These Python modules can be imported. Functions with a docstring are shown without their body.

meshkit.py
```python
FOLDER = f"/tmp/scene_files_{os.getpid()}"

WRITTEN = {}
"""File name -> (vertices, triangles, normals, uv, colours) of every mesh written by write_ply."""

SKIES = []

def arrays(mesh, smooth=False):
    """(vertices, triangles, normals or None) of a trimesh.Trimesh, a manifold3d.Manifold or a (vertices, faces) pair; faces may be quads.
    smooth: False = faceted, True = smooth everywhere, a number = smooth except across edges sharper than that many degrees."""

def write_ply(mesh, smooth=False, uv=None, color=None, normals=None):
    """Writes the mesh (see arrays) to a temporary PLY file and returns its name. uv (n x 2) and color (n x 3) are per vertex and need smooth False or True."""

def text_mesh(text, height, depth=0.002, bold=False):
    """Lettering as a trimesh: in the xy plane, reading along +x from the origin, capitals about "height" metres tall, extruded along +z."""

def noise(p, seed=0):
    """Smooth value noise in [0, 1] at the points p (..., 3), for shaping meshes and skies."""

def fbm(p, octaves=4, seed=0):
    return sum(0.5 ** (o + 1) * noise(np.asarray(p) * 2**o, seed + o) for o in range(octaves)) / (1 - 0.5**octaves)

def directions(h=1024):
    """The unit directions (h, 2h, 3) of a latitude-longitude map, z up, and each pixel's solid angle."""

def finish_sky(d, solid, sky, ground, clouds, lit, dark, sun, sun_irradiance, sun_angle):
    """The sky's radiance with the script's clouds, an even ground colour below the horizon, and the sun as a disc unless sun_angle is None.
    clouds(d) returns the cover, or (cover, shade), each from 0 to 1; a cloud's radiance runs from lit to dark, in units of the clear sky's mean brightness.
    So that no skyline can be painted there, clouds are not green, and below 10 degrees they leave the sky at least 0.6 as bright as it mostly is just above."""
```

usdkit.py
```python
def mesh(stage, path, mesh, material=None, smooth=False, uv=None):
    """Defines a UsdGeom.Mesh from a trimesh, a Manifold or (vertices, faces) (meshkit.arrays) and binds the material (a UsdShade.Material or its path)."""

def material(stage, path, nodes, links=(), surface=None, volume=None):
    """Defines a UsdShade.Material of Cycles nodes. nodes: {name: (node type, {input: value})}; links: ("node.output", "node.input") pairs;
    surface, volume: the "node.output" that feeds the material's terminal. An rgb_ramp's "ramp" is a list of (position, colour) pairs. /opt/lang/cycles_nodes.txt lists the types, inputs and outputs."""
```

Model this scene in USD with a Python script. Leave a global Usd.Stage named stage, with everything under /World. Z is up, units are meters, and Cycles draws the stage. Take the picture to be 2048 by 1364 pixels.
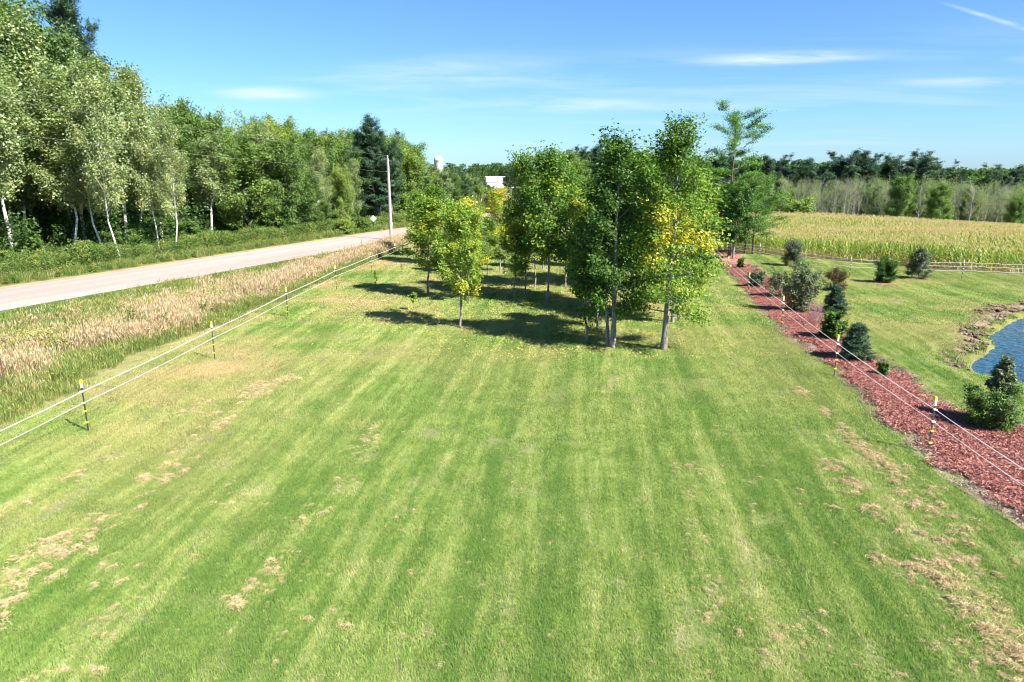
import math, numpy as np, shapely, usdkit
from shapely.geometry import Polygon, LineString, Point
from meshkit import fbm, noise
from pxr import Usd, UsdGeom, UsdLux, UsdShade, Gf, Sdf, Vt

# ------------------------------------------------------------------ camera, sky, sun
stage = Usd.Stage.CreateInMemory()
UsdGeom.SetStageUpAxis(stage, UsdGeom.Tokens.z)
UsdGeom.SetStageMetersPerUnit(stage, 1.0)
world = UsdGeom.Xform.Define(stage, '/World')
stage.SetDefaultPrim(world.GetPrim())
CAM_H, PITCH, FPX = 6.5, math.atan(337 / 1384), 1384.0
cam = UsdGeom.Camera.Define(stage, '/World/camera')
cam.CreateHorizontalApertureAttr(36.0); cam.CreateVerticalApertureAttr(36.0 * 682 / 1024)
cam.CreateFocalLengthAttr(36.0 * FPX / 2048)
cam.CreateClippingRangeAttr(Gf.Vec2f(0.1, 20000))
cam.CreateExposureAttr(1.9)
cam.AddTranslateOp().Set(Gf.Vec3d(0, 0, CAM_H))
cam.AddRotateXOp().Set(90 - math.degrees(PITCH))

SUN_EL, SUN_AZ = math.radians(44), math.atan2(0.80, -0.60)
sun = UsdLux.DistantLight.Define(stage, '/World/sun')
sun.CreateIntensityAttr(1.25); sun.CreateAngleAttr(0.53); sun.CreateColorAttr(Gf.Vec3f(1.0, 0.94, 0.88))
sun.GetPrim().CreateAttribute('inputs:normalize', Sdf.ValueTypeNames.Bool).Set(True)
sdir = np.array([math.cos(SUN_EL) * math.sin(SUN_AZ), math.cos(SUN_EL) * math.cos(SUN_AZ), math.sin(SUN_EL)])
sun.AddRotateZOp().Set(-math.degrees(SUN_AZ))
sun.AddRotateXOp().Set(-(90 - math.degrees(SUN_EL)))

M = lambda name, *a, **k: usdkit.material(stage, '/World/Looks/' + name, *a, **k)
UsdGeom.Scope.Define(stage, '/World/Looks')
WISPS = [((0.365, 0.150), .185, .0120, .035, 1.0), ((-0.335, 0.105), .105, .0150, -.03, 1.0), ((0.075, 0.090), .16, .0150, -.02, .75), ((0.73, 0.150), .075, .0100, .03, .7), ((0.66, 0.195), .125, .0045, -.27, .75), ((-0.10, 0.13), .20, .030, .02, .5), ((-.52, .27), .16, .03, .05, .45), ((0.62, 0.12), .14, .010, .0, .55)]
wn, wl_ = {}, []
for q_, (c_, sa_, sb_, rot_, am_) in enumerate(WISPS):   # thin cirrus streaks low in the northern sky, each a soft ellipse broken up by the streaky noise
    wn[f'wt{q_}'] = ('mapping', {'location': (-c_[0], -c_[1], 0)}); wn[f'wm{q_}'] = ('mapping', {'rotation': (0, 0, -rot_)}); wn[f'ws{q_}'] = ('mapping', {'scale': (1 / sa_, 1 / sb_, 1)})
    wn[f'wl{q_}'] = ('vector_math', {'vector_math_type': 'length', 'math_type': 'length'}); wn[f'wr{q_}'] = ('map_range', {'range_type': 'smoothstep', 'from_min': 1.0, 'from_max': 0.0, 'to_max': am_, 'clamp': True})
    wn[f'wa{q_}'] = ('math', {'math_type': 'add'})
    wl_ += [('wxy.vector', f'wt{q_}.vector'), (f'wt{q_}.vector', f'wm{q_}.vector'), (f'wm{q_}.vector', f'ws{q_}.vector'), (f'ws{q_}.vector', f'wl{q_}.vector1'), (f'wl{q_}.value', f'wr{q_}.value'), (f'wr{q_}.result', f'wa{q_}.value1')]
    if q_: wl_.append((f'wa{q_ - 1}.value', f'wa{q_}.value2'))
    else: wn['wa0'] = ('math', {'math_type': 'add', 'value2': 0.0})
for q_ in range(len(WISPS)): wn[f'wl{q_}'] = ('vector_math', {'math_type': 'length'})
wn |= {'yy': ('math', {'math_type': 'maximum', 'value2': .02}), 'wdx': ('math', {'math_type': 'divide'}), 'wdz': ('math', {'math_type': 'divide'}), 'wxy': ('combine_xyz', {}),
       'wnm': ('mapping', {'scale': (7, 60, 1), 'rotation': (0, 0, .04)}), 'wnn': ('noise_texture', {'scale': 1.0, 'detail': 6, 'roughness': .62, 'distortion': .6}), 'wnr': ('map_range', {'from_min': .34, 'from_max': .66, 'to_min': .1, 'clamp': True}),
       'wmul': ('math', {'math_type': 'multiply', 'value2': 1.0}), 'wsum': ('math', {'math_type': 'add', 'use_clamp': True})}
wl_ += [('sep.y', 'yy.value1'), ('sep.x', 'wdx.value1'), ('yy.value', 'wdx.value2'), ('sep.z', 'wdz.value1'), ('yy.value', 'wdz.value2'), ('wdx.value', 'wxy.x'), ('wdz.value', 'wxy.y'), ('wxy.vector', 'wnm.vector'), ('wnm.vector', 'wnn.vector'), ('wnn.fac', 'wnr.value'),
        (f'wa{len(WISPS) - 1}.value', 'wmul.value1'), ('wnr.result', 'wmul.value2'), ('wmul.value', 'wsum.value1'), ('amt.value', 'wsum.value2')]
sky_mat = M('sky_material', {**wn,
    'sky': ('sky_texture', {'sky_type': 'single_scattering', 'sun_disc': False, 'sun_elevation': SUN_EL, 'sun_rotation': SUN_AZ, 'air_density': 1.0, 'aerosol_density': 0.35, 'ozone_density': 2.2}),
    'tc': ('texture_coordinate', {}), 'sep': ('separate_xyz', {}),
    'zz': ('math', {'math_type': 'maximum', 'value2': 0.02}), 'zo': ('math', {'math_type': 'add', 'value2': 0.06}),
    'u': ('math', {'math_type': 'divide'}), 'v': ('math', {'math_type': 'divide'}), 'uv': ('combine_xyz', {}),
    'm1': ('mapping', {'rotation': (0, 0, 0.10), 'scale': (0.42, 0.95, 1), 'location': (3.1, 1.7, 0)}),
    'n1': ('noise_texture', {'scale': 1.0, 'detail': 7, 'roughness': 0.58, 'distortion': 0.5}),
    'm2': ('mapping', {'rotation': (0, 0, 0.10), 'scale': (0.16, 0.34, 1), 'location': (7.3, 4.4, 0)}),
    'n2': ('noise_texture', {'scale': 1.0, 'detail': 3, 'roughness': 0.5}),
    'r1': ('map_range', {'from_min': 0.47, 'from_max': 0.76, 'clamp': True}), 'r2': ('map_range', {'from_min': 0.45, 'from_max': 0.62, 'clamp': True}),
    'mul': ('math', {'math_type': 'multiply'}), 'amt': ('math', {'math_type': 'multiply', 'value2': 0.42}),
    'tint': ('mix', {'mix_type': 'multiply', 'fac': 1.0, 'color2': (0.35, 0.525, 0.80)}),
    'mix': ('mix', {'color2': (3.4, 4.0, 4.4)}),
    'bg': ('background_shader', {'strength': 0.071})},
    [('tc.generated', 'sep.vector'), ('sep.z', 'zz.value1'), ('zz.value', 'zo.value1'), ('sep.x', 'u.value1'), ('zo.value', 'u.value2'), ('sep.y', 'v.value1'), ('zo.value', 'v.value2'),
     ('u.value', 'uv.x'), ('v.value', 'uv.y'), ('uv.vector', 'm1.vector'), ('m1.vector', 'n1.vector'), ('uv.vector', 'm2.vector'), ('m2.vector', 'n2.vector'),
     ('n1.fac', 'r1.value'), ('n2.fac', 'r2.value'), ('r1.result', 'mul.value1'), ('r2.result', 'mul.value2'), ('mul.value', 'amt.value1'),
     ('sky.color', 'tint.color1'), ('tint.color', 'mix.color1'), ('wsum.value', 'mix.fac'), ('mix.color', 'bg.color')] + wl_, surface='bg.background')
sky = UsdLux.DomeLight.Define(stage, '/World/sky')
UsdShade.MaterialBindingAPI.Apply(sky.GetPrim()).Bind(sky_mat)
sky.GetPrim().SetCustomDataByKey('kind', 'structure')

# ------------------------------------------------------------------ helpers
V = lambda *a: np.array(a, float)
used = {}
def numbered(name, parent='/World'):
    k = parent + '/' + name; n = used.get(k, 0); used[k] = n + 1
    return k if n == 0 else f'{k}_{n:03d}'
def tag(prim, label=None, category=None, group=None, kind=None):
    for k, v in (('label', label), ('category', category), ('group', group), ('kind', kind)):
        if v: prim.SetCustomDataByKey(k, v)
    return prim
def norm(a): return a / np.maximum(np.linalg.norm(a, axis=-1, keepdims=True), 1e-9)

class MB:
    """collects shapes that become ONE mesh"""
    def __init__(s): s.v, s.f, s.t, s.n = [], [], [], 0
    def add(s, v, f, tint=0.0):
        v = np.asarray(v, float).reshape(-1, 3); f = np.asarray(f, int)
        if f.shape[1] == 4: f = np.vstack([f[:, [0, 1, 2]], f[:, [0, 2, 3]]])
        s.v.append(v); s.f.append(f + s.n); s.t.append(np.broadcast_to(np.asarray(tint, float), (len(v),))); s.n += len(v)
        return s
    def tube(s, pts, rad, sides=6, tint=0.0, cap=True):
        p = np.asarray(pts, float); rad = np.broadcast_to(np.asarray(rad, float), (len(p),))
        t = norm(np.gradient(p, axis=0)); ref = V(0, 0, 1) if abs(t[:, 2]).mean() < .8 else V(1, 0, 0)
        a = norm(np.cross(t, ref)); b = np.cross(t, a)
        an = np.arange(sides) * 2 * np.pi / sides
        v = p[:, None] + rad[:, None, None] * (np.cos(an)[None, :, None] * a[:, None] + np.sin(an)[None, :, None] * b[:, None])
        i, j = np.meshgrid(np.arange(len(p) - 1), np.arange(sides), indexing='ij')
        q = np.stack([i * sides + j, i * sides + (j + 1) % sides, (i + 1) * sides + (j + 1) % sides, (i + 1) * sides + j], -1).reshape(-1, 4)
        f = np.vstack([q[:, [0, 1, 2]], q[:, [0, 2, 3]]])
        if cap:
            k = np.arange(1, sides - 1); o = (len(p) - 1) * sides
            f = np.vstack([f, np.stack([0 * k, k + 1, k], 1), np.stack([0 * k + o, k + o, k + 1 + o], 1)])
        return s.add(v, f, tint)
    def box(s, c, size, rz=0, tint=0.0):
        h = np.asarray(size, float) / 2
        v = np.array([[x, y, z] for z in (-1, 1) for y in (-1, 1) for x in (-1, 1)], float) * h
        ca, sa = math.cos(rz), math.sin(rz); v[:, :2] = v[:, :2] @ np.array([[ca, sa], [-sa, ca]])
        return s.add(v + np.asarray(c, float), [[0, 2, 3, 1], [4, 5, 7, 6], [0, 1, 5, 4], [2, 6, 7, 3], [0, 4, 6, 2], [1, 3, 7, 5]], tint)
    def leaves(s, c, nrm, ax, L, W, tint, fold=0.18):
        """diamond leaves of two triangles, folded along the midrib"""
        n = len(c)
        if n == 0: return s
        nrm = norm(nrm); ax = norm(ax - nrm * (ax * nrm).sum(1, keepdims=True)); sd = np.cross(nrm, ax)
        L = np.broadcast_to(np.asarray(L, float), (n,))[:, None]; W = np.broadcast_to(np.asarray(W, float), (n,))[:, None]
        v = np.stack([c - ax * L / 2, c + sd * W / 2 + nrm * W * fold, c + ax * L / 2, c - sd * W / 2 + nrm * W * fold], 1)
        f = (np.arange(n)[:, None, None] * 4 + np.array([[0, 1, 2], [0, 2, 3]])).reshape(-1, 3)
        return s.add(v.reshape(-1, 3), f, np.repeat(np.broadcast_to(np.asarray(tint, float), (n,)), 4))
    def build(s, name, mat, parent=None, smooth=False, tinted=False, exact=False):
        parent = parent if isinstance(parent, str) else str(parent.GetPath()) if parent else '/World'
        path = numbered(name, parent)
        v, f, t = np.vstack(s.v), np.vstack(s.f), np.concatenate(s.t)
        m = usdkit.mesh(stage, path, (v, f), mat, smooth=True if smooth else False)
        if tinted: UsdGeom.PrimvarsAPI(m).CreatePrimvar('tint', Sdf.ValueTypeNames.FloatArray, 'vertex').Set(Vt.FloatArray.FromNumpy(t.astype(np.float32)))
        return m.GetPrim()

def thing(name, label, cat, loc=(0, 0, 0), rz=0, group=None):
    x = UsdGeom.Xform.Define(stage, numbered(name))
    x.AddTranslateOp().Set(Gf.Vec3d(*map(float, loc))); x.AddRotateZOp().Set(math.degrees(rz)); x.AddScaleOp().Set(Gf.Vec3f(1, 1, 1))
    return tag(x.GetPrim(), label, cat, group)
KINDS = '/World/Kinds'
stage.CreateClassPrim(KINDS)
def kind(name):
    used.setdefault(KINDS + '/' + name, 1)
    return UsdGeom.Xform.Define(stage, KINDS + '/' + name).GetPrim()
def dup(k, name, label, cat, loc, rz=0, sc=(1, 1, 1), group=None):
    x = thing(name, label, cat, loc, rz, group)
    x.GetAttribute('xformOp:scale').Set(Gf.Vec3f(*map(float, np.broadcast_to(sc, 3))))
    x.GetReferences().AddInternalReference(k.GetPath()); x.SetInstanceable(True)
    return x
def scatter(name, protos, pos, rz, sc, idx, label, cat, kindname='stuff', tilt=None):
    """one PointInstancer"""
    path = numbered(name); pi = UsdGeom.PointInstancer.Define(stage, path)
    for i, (mb, mat, tinted) in enumerate(protos):
        mb.build('piece' if i == 0 else f'piece_{i:03d}', mat, path, tinted=tinted)
        pi.GetPrototypesRel().AddTarget(path + '/' + ('piece' if i == 0 else f'piece_{i:03d}'))
    n = len(pos)
    pi.CreatePositionsAttr(Vt.Vec3fArray.FromNumpy(np.asarray(pos, np.float32)))
    sc = np.asarray(sc, np.float32); sc = np.repeat(sc[:, None], 3, 1) if sc.ndim == 1 else sc
    pi.CreateScalesAttr(Vt.Vec3fArray.FromNumpy(np.ascontiguousarray(sc)))
    q = np.zeros((n, 4), np.float32); q[:, 0] = np.cos(rz / 2); q[:, 3] = np.sin(rz / 2)
    pi.CreateOrientationsAttr(Vt.QuathArray([Gf.Quath(float(a), 0, 0, float(d)) for a, d in q[:, [0, 3]]]))
    pi.CreateProtoIndicesAttr(Vt.IntArray.FromNumpy(np.asarray(idx, np.int32)))
    return tag(pi.GetPrim(), label, cat, kind=kindname)

# ------------------------------------------------------------------ the lie of the land
CP, SP = math.cos(PITCH), math.sin(PITCH)
def ray(px, py):
    a, b = (px - 1024) / FPX, -(py - 682) / FPX
    return V(a, CP + b * SP, -SP + b * CP)
def flat(px, py, z=0.0):
    d = ray(px, py); t = (z - CAM_H) / d[2]; return V(d[0] * t, d[1] * t, z)
def ss(a, b, x): t = np.clip((x - a) / (b - a), 0, 1); return t * t * (3 - 2 * t)
WATER = -0.55
pond_px = [(2048, 631), (2012, 645), (1990, 660), (1972, 671), (1973, 683), (1979, 695), (1960, 712), (1930, 726), (1934, 738), (1940, 744), (1964, 757), (2012, 767), (2060, 776)]
pond_xy = [tuple(flat(*p, WATER)[:2]) for p in pond_px] + [(18.6, 19.4), (24, 17.5), (33, 19), (38, 25), (35, 32), (30, 34)]
pond = Polygon(pond_xy).buffer(0.5).buffer(-0.5)
road_c = LineString([(-77, -100), (-58.5, -50), (-40, 0), (-25.6, 39), (-17.9, 60), (-11.0, 78.5), (-5.5, 92), (-1.5, 106), (2, 125), (5.5, 155), (8, 200), (6, 300)])
fence_l = lambda y: -11.9 + 0.055 * y
def natural(x, y):
    z = -0.85 * ss(24, 50, y) * ss(7, 15, x)
    # the roadside ditch
    rd = -40 + 0.37 * y + 3.6
    mid = (fence_l(y) - 2 + rd) / 2; half = np.maximum((fence_l(y) - 2 - rd) / 2, 0.5)
    z = z - 0.35 * np.clip(1 - ((x - mid) / half) ** 2, 0, 1) ** 1.5 * (y < 75) * np.clip(half / 3, 0, 1)
    # the corn field: one swell in front, a crest beyond, falling away to the right
    far = -1.45 - 0.058 * np.clip(x - 43, 0, 90)
    t = ss(56, 112, y) * ss(14, 26, x)
    z = z * (1 - t) + far * t - 0.55 * np.exp(-((y - 80) / 9) ** 2) * ss(16, 28, x)
    z = z - 3.0 * ss(114, 150, y) * ss(12, 40, x)
    return z + 0.05 * (fbm(np.stack([x * .11, y * .11, 0 * x], -1), 3) - .5) * 2
def axis(parts):
    out = [np.array([parts[0][0]])]
    for a, b, st in parts: out.append(np.linspace(a, b, max(2, int(round((b - a) / st)) + 1))[1:])
    return np.concatenate(out)
GX = np.concatenate([-np.geomspace(2500, 62, 16), axis([(-60, 9, .75), (9, 40, .3), (40, 100, 1.0)]), np.geomspace(103, 2500, 16)])
GY = np.concatenate([-np.geomspace(2500, 12, 14), axis([(-10, 4, 1.5), (4, 15, .75), (15, 42, .3), (42, 160, .9)]), np.geomspace(165, 2500, 18)])
XX, YY = np.meshgrid(GX, GY, indexing='ij')
ZZ = natural(XX, YY)
near = (XX > 8) & (XX < 45) & (YY > 12) & (YY < 42)
pp = shapely.points(XX[near], YY[near])
d = np.where(shapely.contains(pond, pp), -shapely.distance(pond.boundary, pp), shapely.distance(pond.boundary, pp))
bank = WATER + np.where(d > 0, 0.02 + d * 0.10 + 0.12 * np.clip(d, 0, 3) ** 1.5, d * 0.5)
ZZ[near] = np.minimum(ZZ[near], np.maximum(bank, WATER - 1.0))
def height(x, y):
    x, y = np.asarray(x, float), np.asarray(y, float)
    i = np.clip(np.searchsorted(GX, x) - 1, 0, len(GX) - 2); j = np.clip(np.searchsorted(GY, y) - 1, 0, len(GY) - 2)
    u, v = (x - GX[i]) / (GX[i + 1] - GX[i]), (y - GY[j]) / (GY[j + 1] - GY[j])
    a, b, c, e = ZZ[i, j], ZZ[i + 1, j], ZZ[i + 1, j + 1], ZZ[i, j + 1]
    return np.where(u > v, a + (b - a) * u + (c - b) * v, a + (e - a) * v + (c - e) * u)
def at(px, py):
    """the ground under a spot of the photograph"""
    d = ray(px, py); z = 0.0
    for _ in range(25):
        t = (z - CAM_H) / d[2]; z = 0.5 * z + 0.5 * float(height(d[0] * t, d[1] * t))
    t = (z - CAM_H) / d[2]
    return V(d[0] * t, d[1] * t, float(height(d[0] * t, d[1] * t)))
def tall(p, py):
    """height above p of something whose top shows at row py"""
    b = -(py - 682) / FPX
    return CAM_H + p[1] * (-SP + b * CP) / (CP + b * SP) - p[2]
def span(p, w): return w / FPX * (p[1] * CP - (p[2] - CAM_H) * SP)

# ------------------------------------------------------------------ materials
def nd(kind_, **k): return (kind_, k)
def plain(name, col, rough=0.6, noise_scale=None, col2=None, metallic=0.0, bump=0.0, stretch=(1, 1, 1), spec=0.5, lo=.35, hi=.65):
    if noise_scale is None:
        return M(name, {'p': nd('principled_bsdf', base_color=col, roughness=rough, metallic=metallic, specular_ior_level=spec)}, surface='p.BSDF')
    return M(name, {'g': nd('texture_coordinate'), 'mp': nd('mapping', scale=stretch), 'n': nd('noise_texture', scale=noise_scale, detail=5, roughness=.6), 'r': nd('rgb_ramp', ramp=[(lo, col), (hi, col2 or col)]),
                    'b': nd('bump', strength=bump, distance=.02), 'p': nd('principled_bsdf', roughness=rough, metallic=metallic, specular_ior_level=spec)},
             [('g.object', 'mp.vector'), ('mp.vector', 'n.vector'), ('n.fac', 'r.fac'), ('r.color', 'p.base_color'), ('n.fac', 'b.height'), ('b.normal', 'p.normal')], surface='p.BSDF')
def leaf_mat(name, ramp, rnd=0.25, obj=0.2, trans=0.42, rough=0.5, spec=0.3, off=0.0):
    return M(name, {'a': nd('attribute', attribute='tint'), 'g': nd('geometry'), 'o': nd('object_info'),
                    'r1': nd('math', math_type='multiply_add', value2=rnd, value3=-rnd / 2 + off), 'r2': nd('math', math_type='multiply_add', value2=obj, value3=-obj / 2),
                    's1': nd('math', math_type='add'), 's2': nd('math', math_type='add', use_clamp=True), 'r': nd('rgb_ramp', ramp=ramp),
                    'p': nd('principled_bsdf', roughness=rough, specular_ior_level=spec), 'tb': nd('mix', mix_type='multiply', fac=1.0, color2=(1.25, 1.35, .65)), 't': nd('translucent_bsdf'), 'm': nd('mix_closure', fac=trans)},
             [('a.fac', 's1.value1'), ('g.random_per_island', 'r1.value1'), ('o.random', 'r2.value1'), ('r1.value', 's1.value2'), ('s1.value', 's2.value1'), ('r2.value', 's2.value2'),
              ('s2.value', 'r.fac'), ('r.color', 'p.base_color'), ('r.color', 'tb.color1'), ('tb.color', 't.color'), ('p.BSDF', 'm.closure1'), ('t.BSDF', 'm.closure2')], surface='m.closure')
GREEN = [(0, (.034, .078, .015)), (.30, (.080, .165, .025)), (.52, (.16, .255, .034)), (.70, (.32, .36, .05)), (.86, (.54, .45, .05)), (1, (.58, .34, .05))]
MT = {
    'maple': leaf_mat('maple_leaf', GREEN, rnd=.22, obj=.08),
    'yellow': leaf_mat('yellow_maple_leaf', GREEN, rnd=.30, obj=.10, off=.05),
    'forest': leaf_mat('forest_leaf', [(0, (.05, .10, .026)), (.3, (.11, .19, .042)), (.55, (.185, .26, .058)), (.75, (.25, .32, .06)), (.9, (.34, .30, .07)), (1, (.40, .22, .08))], rnd=.25, obj=.16),
    'aspen': leaf_mat('aspen_leaf', [(0, (.10, .155, .055)), (.4, (.205, .27, .105)), (.7, (.31, .36, .155)), (1, (.41, .39, .13))], rnd=.35, obj=.14, spec=.6, rough=.4),
    'pine': leaf_mat('pine_needle', [(0, (.016, .045, .022)), (.5, (.042, .095, .042)), (1, (.09, .15, .06))], rnd=.3, obj=.15, trans=.12),
    'spruce': leaf_mat('spruce_needle', [(0, (.018, .042, .02)), (.5, (.042, .092, .04)), (1, (.10, .17, .07))], rnd=.3, obj=.1, trans=.1),
    'locust': leaf_mat('locust_leaf', [(0, (.04, .10, .015)), (.5, (.10, .22, .03)), (1, (.21, .32, .05))], rnd=.35, obj=.15, trans=.35),
    'silver': leaf_mat('silvery_leaf', [(0, (.07, .10, .05)), (.5, (.17, .21, .11)), (1, (.36, .38, .26))], rnd=.5, obj=.1, spec=.6),
    'rust': leaf_mat('rusty_needle', [(0, (.05, .05, .02)), (.5, (.13, .09, .04)), (1, (.24, .14, .07))], rnd=.45, obj=.1),
    'weed': leaf_mat('weed_leaf', [(0, (.055, .11, .025)), (.4, (.13, .20, .04)), (.7, (.25, .28, .07)), (.88, (.42, .38, .10)), (1, (.52, .49, .40))], rnd=.45, obj=.3),
    'dry': leaf_mat('dry_stalk', [(0, (.15, .17, .05)), (.35, (.29, .235, .11)), (.7, (.42, .315, .20)), (1, (.53, .41, .30))], rnd=.5, obj=.25, trans=.25),
    'meadow': leaf_mat('meadow_blade', [(0, (.07, .14, .025)), (.4, (.17, .22, .05)), (.7, (.32, .28, .10)), (1, (.52, .40, .24))], rnd=.6, obj=.45, trans=.3),
    'short': leaf_mat('roadside_blade', [(0, (.06, .14, .025)), (.6, (.13, .23, .04)), (1, (.27, .27, .09))], rnd=.5, obj=.3, trans=.3),
    'corn': leaf_mat('corn_leaf', [(0, (.09, .17, .02)), (.35, (.24, .30, .05)), (.6, (.42, .41, .13)), (.8, (.48, .38, .18)), (1, (.38, .28, .16))], rnd=.35, obj=.3, trans=.3, off=.07),
    'straw': leaf_mat('straw', [(0, (.34, .27, .14)), (.5, (.52, .41, .235)), (1, (.64, .53, .34))], rnd=.7, obj=.2, trans=.15),
    'fallen': leaf_mat('fallen_leaf', [(0, (.40, .30, .08)), (.6, (.62, .48, .14)), (1, (.50, .30, .10))], rnd=.8, obj=.2, trans=.1),
    'chip': leaf_mat('mulch_chip', [(0, (.16, .055, .04)), (.30, (.36, .145, .11)), (.60, (.48, .245, .195)), (.82, (.57, .38, .31)), (1, (.72, .60, .53))], rnd=.9, obj=.1, trans=0.0),
    'flower': leaf_mat('white_flower', [(0, (.55, .55, .5)), (1, (.8, .8, .76))], rnd=.5, obj=.1, trans=.2),
    'goldenrod': leaf_mat('goldenrod_flower', [(0, (.45, .36, .02)), (1, (.65, .50, .03))], rnd=.5, obj=.1, trans=.2),
    'bark': plain('maple_bark', (.10, .085, .07), .9, 9, (.26, .23, .20), bump=.5, stretch=(3, 3, .6)),
    'dark_bark': plain('dark_bark', (.045, .038, .03), .9, 7, (.12, .10, .085), bump=.5, stretch=(3, 3, .5)),
    'grey_bark': plain('grey_bark', (.16, .14, .125), .9, 7, (.34, .305, .28), bump=.3, stretch=(3, 3, .5)),
    'birch_bark': plain('birch_bark', (.05, .045, .04), .7, 2.2, (.62, .60, .56), stretch=(1.2, 1.2, 4.5), lo=.36, hi=.44),
    'twig': plain('bare_twig', (.16, .11, .10), .9, 5, (.30, .24, .22)),
    'purple_twig': plain('purple_twig', (.15, .10, .10), .9, 5, (.27, .20, .19)),
    'pole_wood': plain('weathered_pole_wood', (.21, .19, .17), .9, 8, (.34, .31, .285), bump=.3, stretch=(4, 4, .3)),
    'post_green': plain('painted_steel_post', (.028, .036, .032), .55),
    'post_rust': plain('rusty_steel_post', (.09, .045, .03), .9),
    'yellow_plastic': plain('yellow_plastic', (.72, .50, .02), .45),
    'white_plastic': plain('white_plastic', (.78, .78, .76), .45),
    'rope': plain('white_poly_rope', (.62, .62, .61), .7),
    'wire': plain('power_wire', (.25, .25, .25), .4, metallic=.3),
    'sign_metal': plain('bare_sign_metal', (.48, .55, .57), .4, metallic=.35),
    'white_paint': plain('white_barn_paint', (.42, .42, .415), .7, 1.5, (.50, .50, .495)),
    'roof_grey': plain('barn_roof_metal', (.52, .53, .54), .5, metallic=.2),
    'silo_wall': plain('silo_concrete', (.30, .26, .235), .85, 2, (.38, .33, .30)),
    'glass_dark': plain('dark_window', (.03, .035, .04), .15),
    'door_dark': plain('barn_door_paint', (.55, .56, .57), .7),
}

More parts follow.
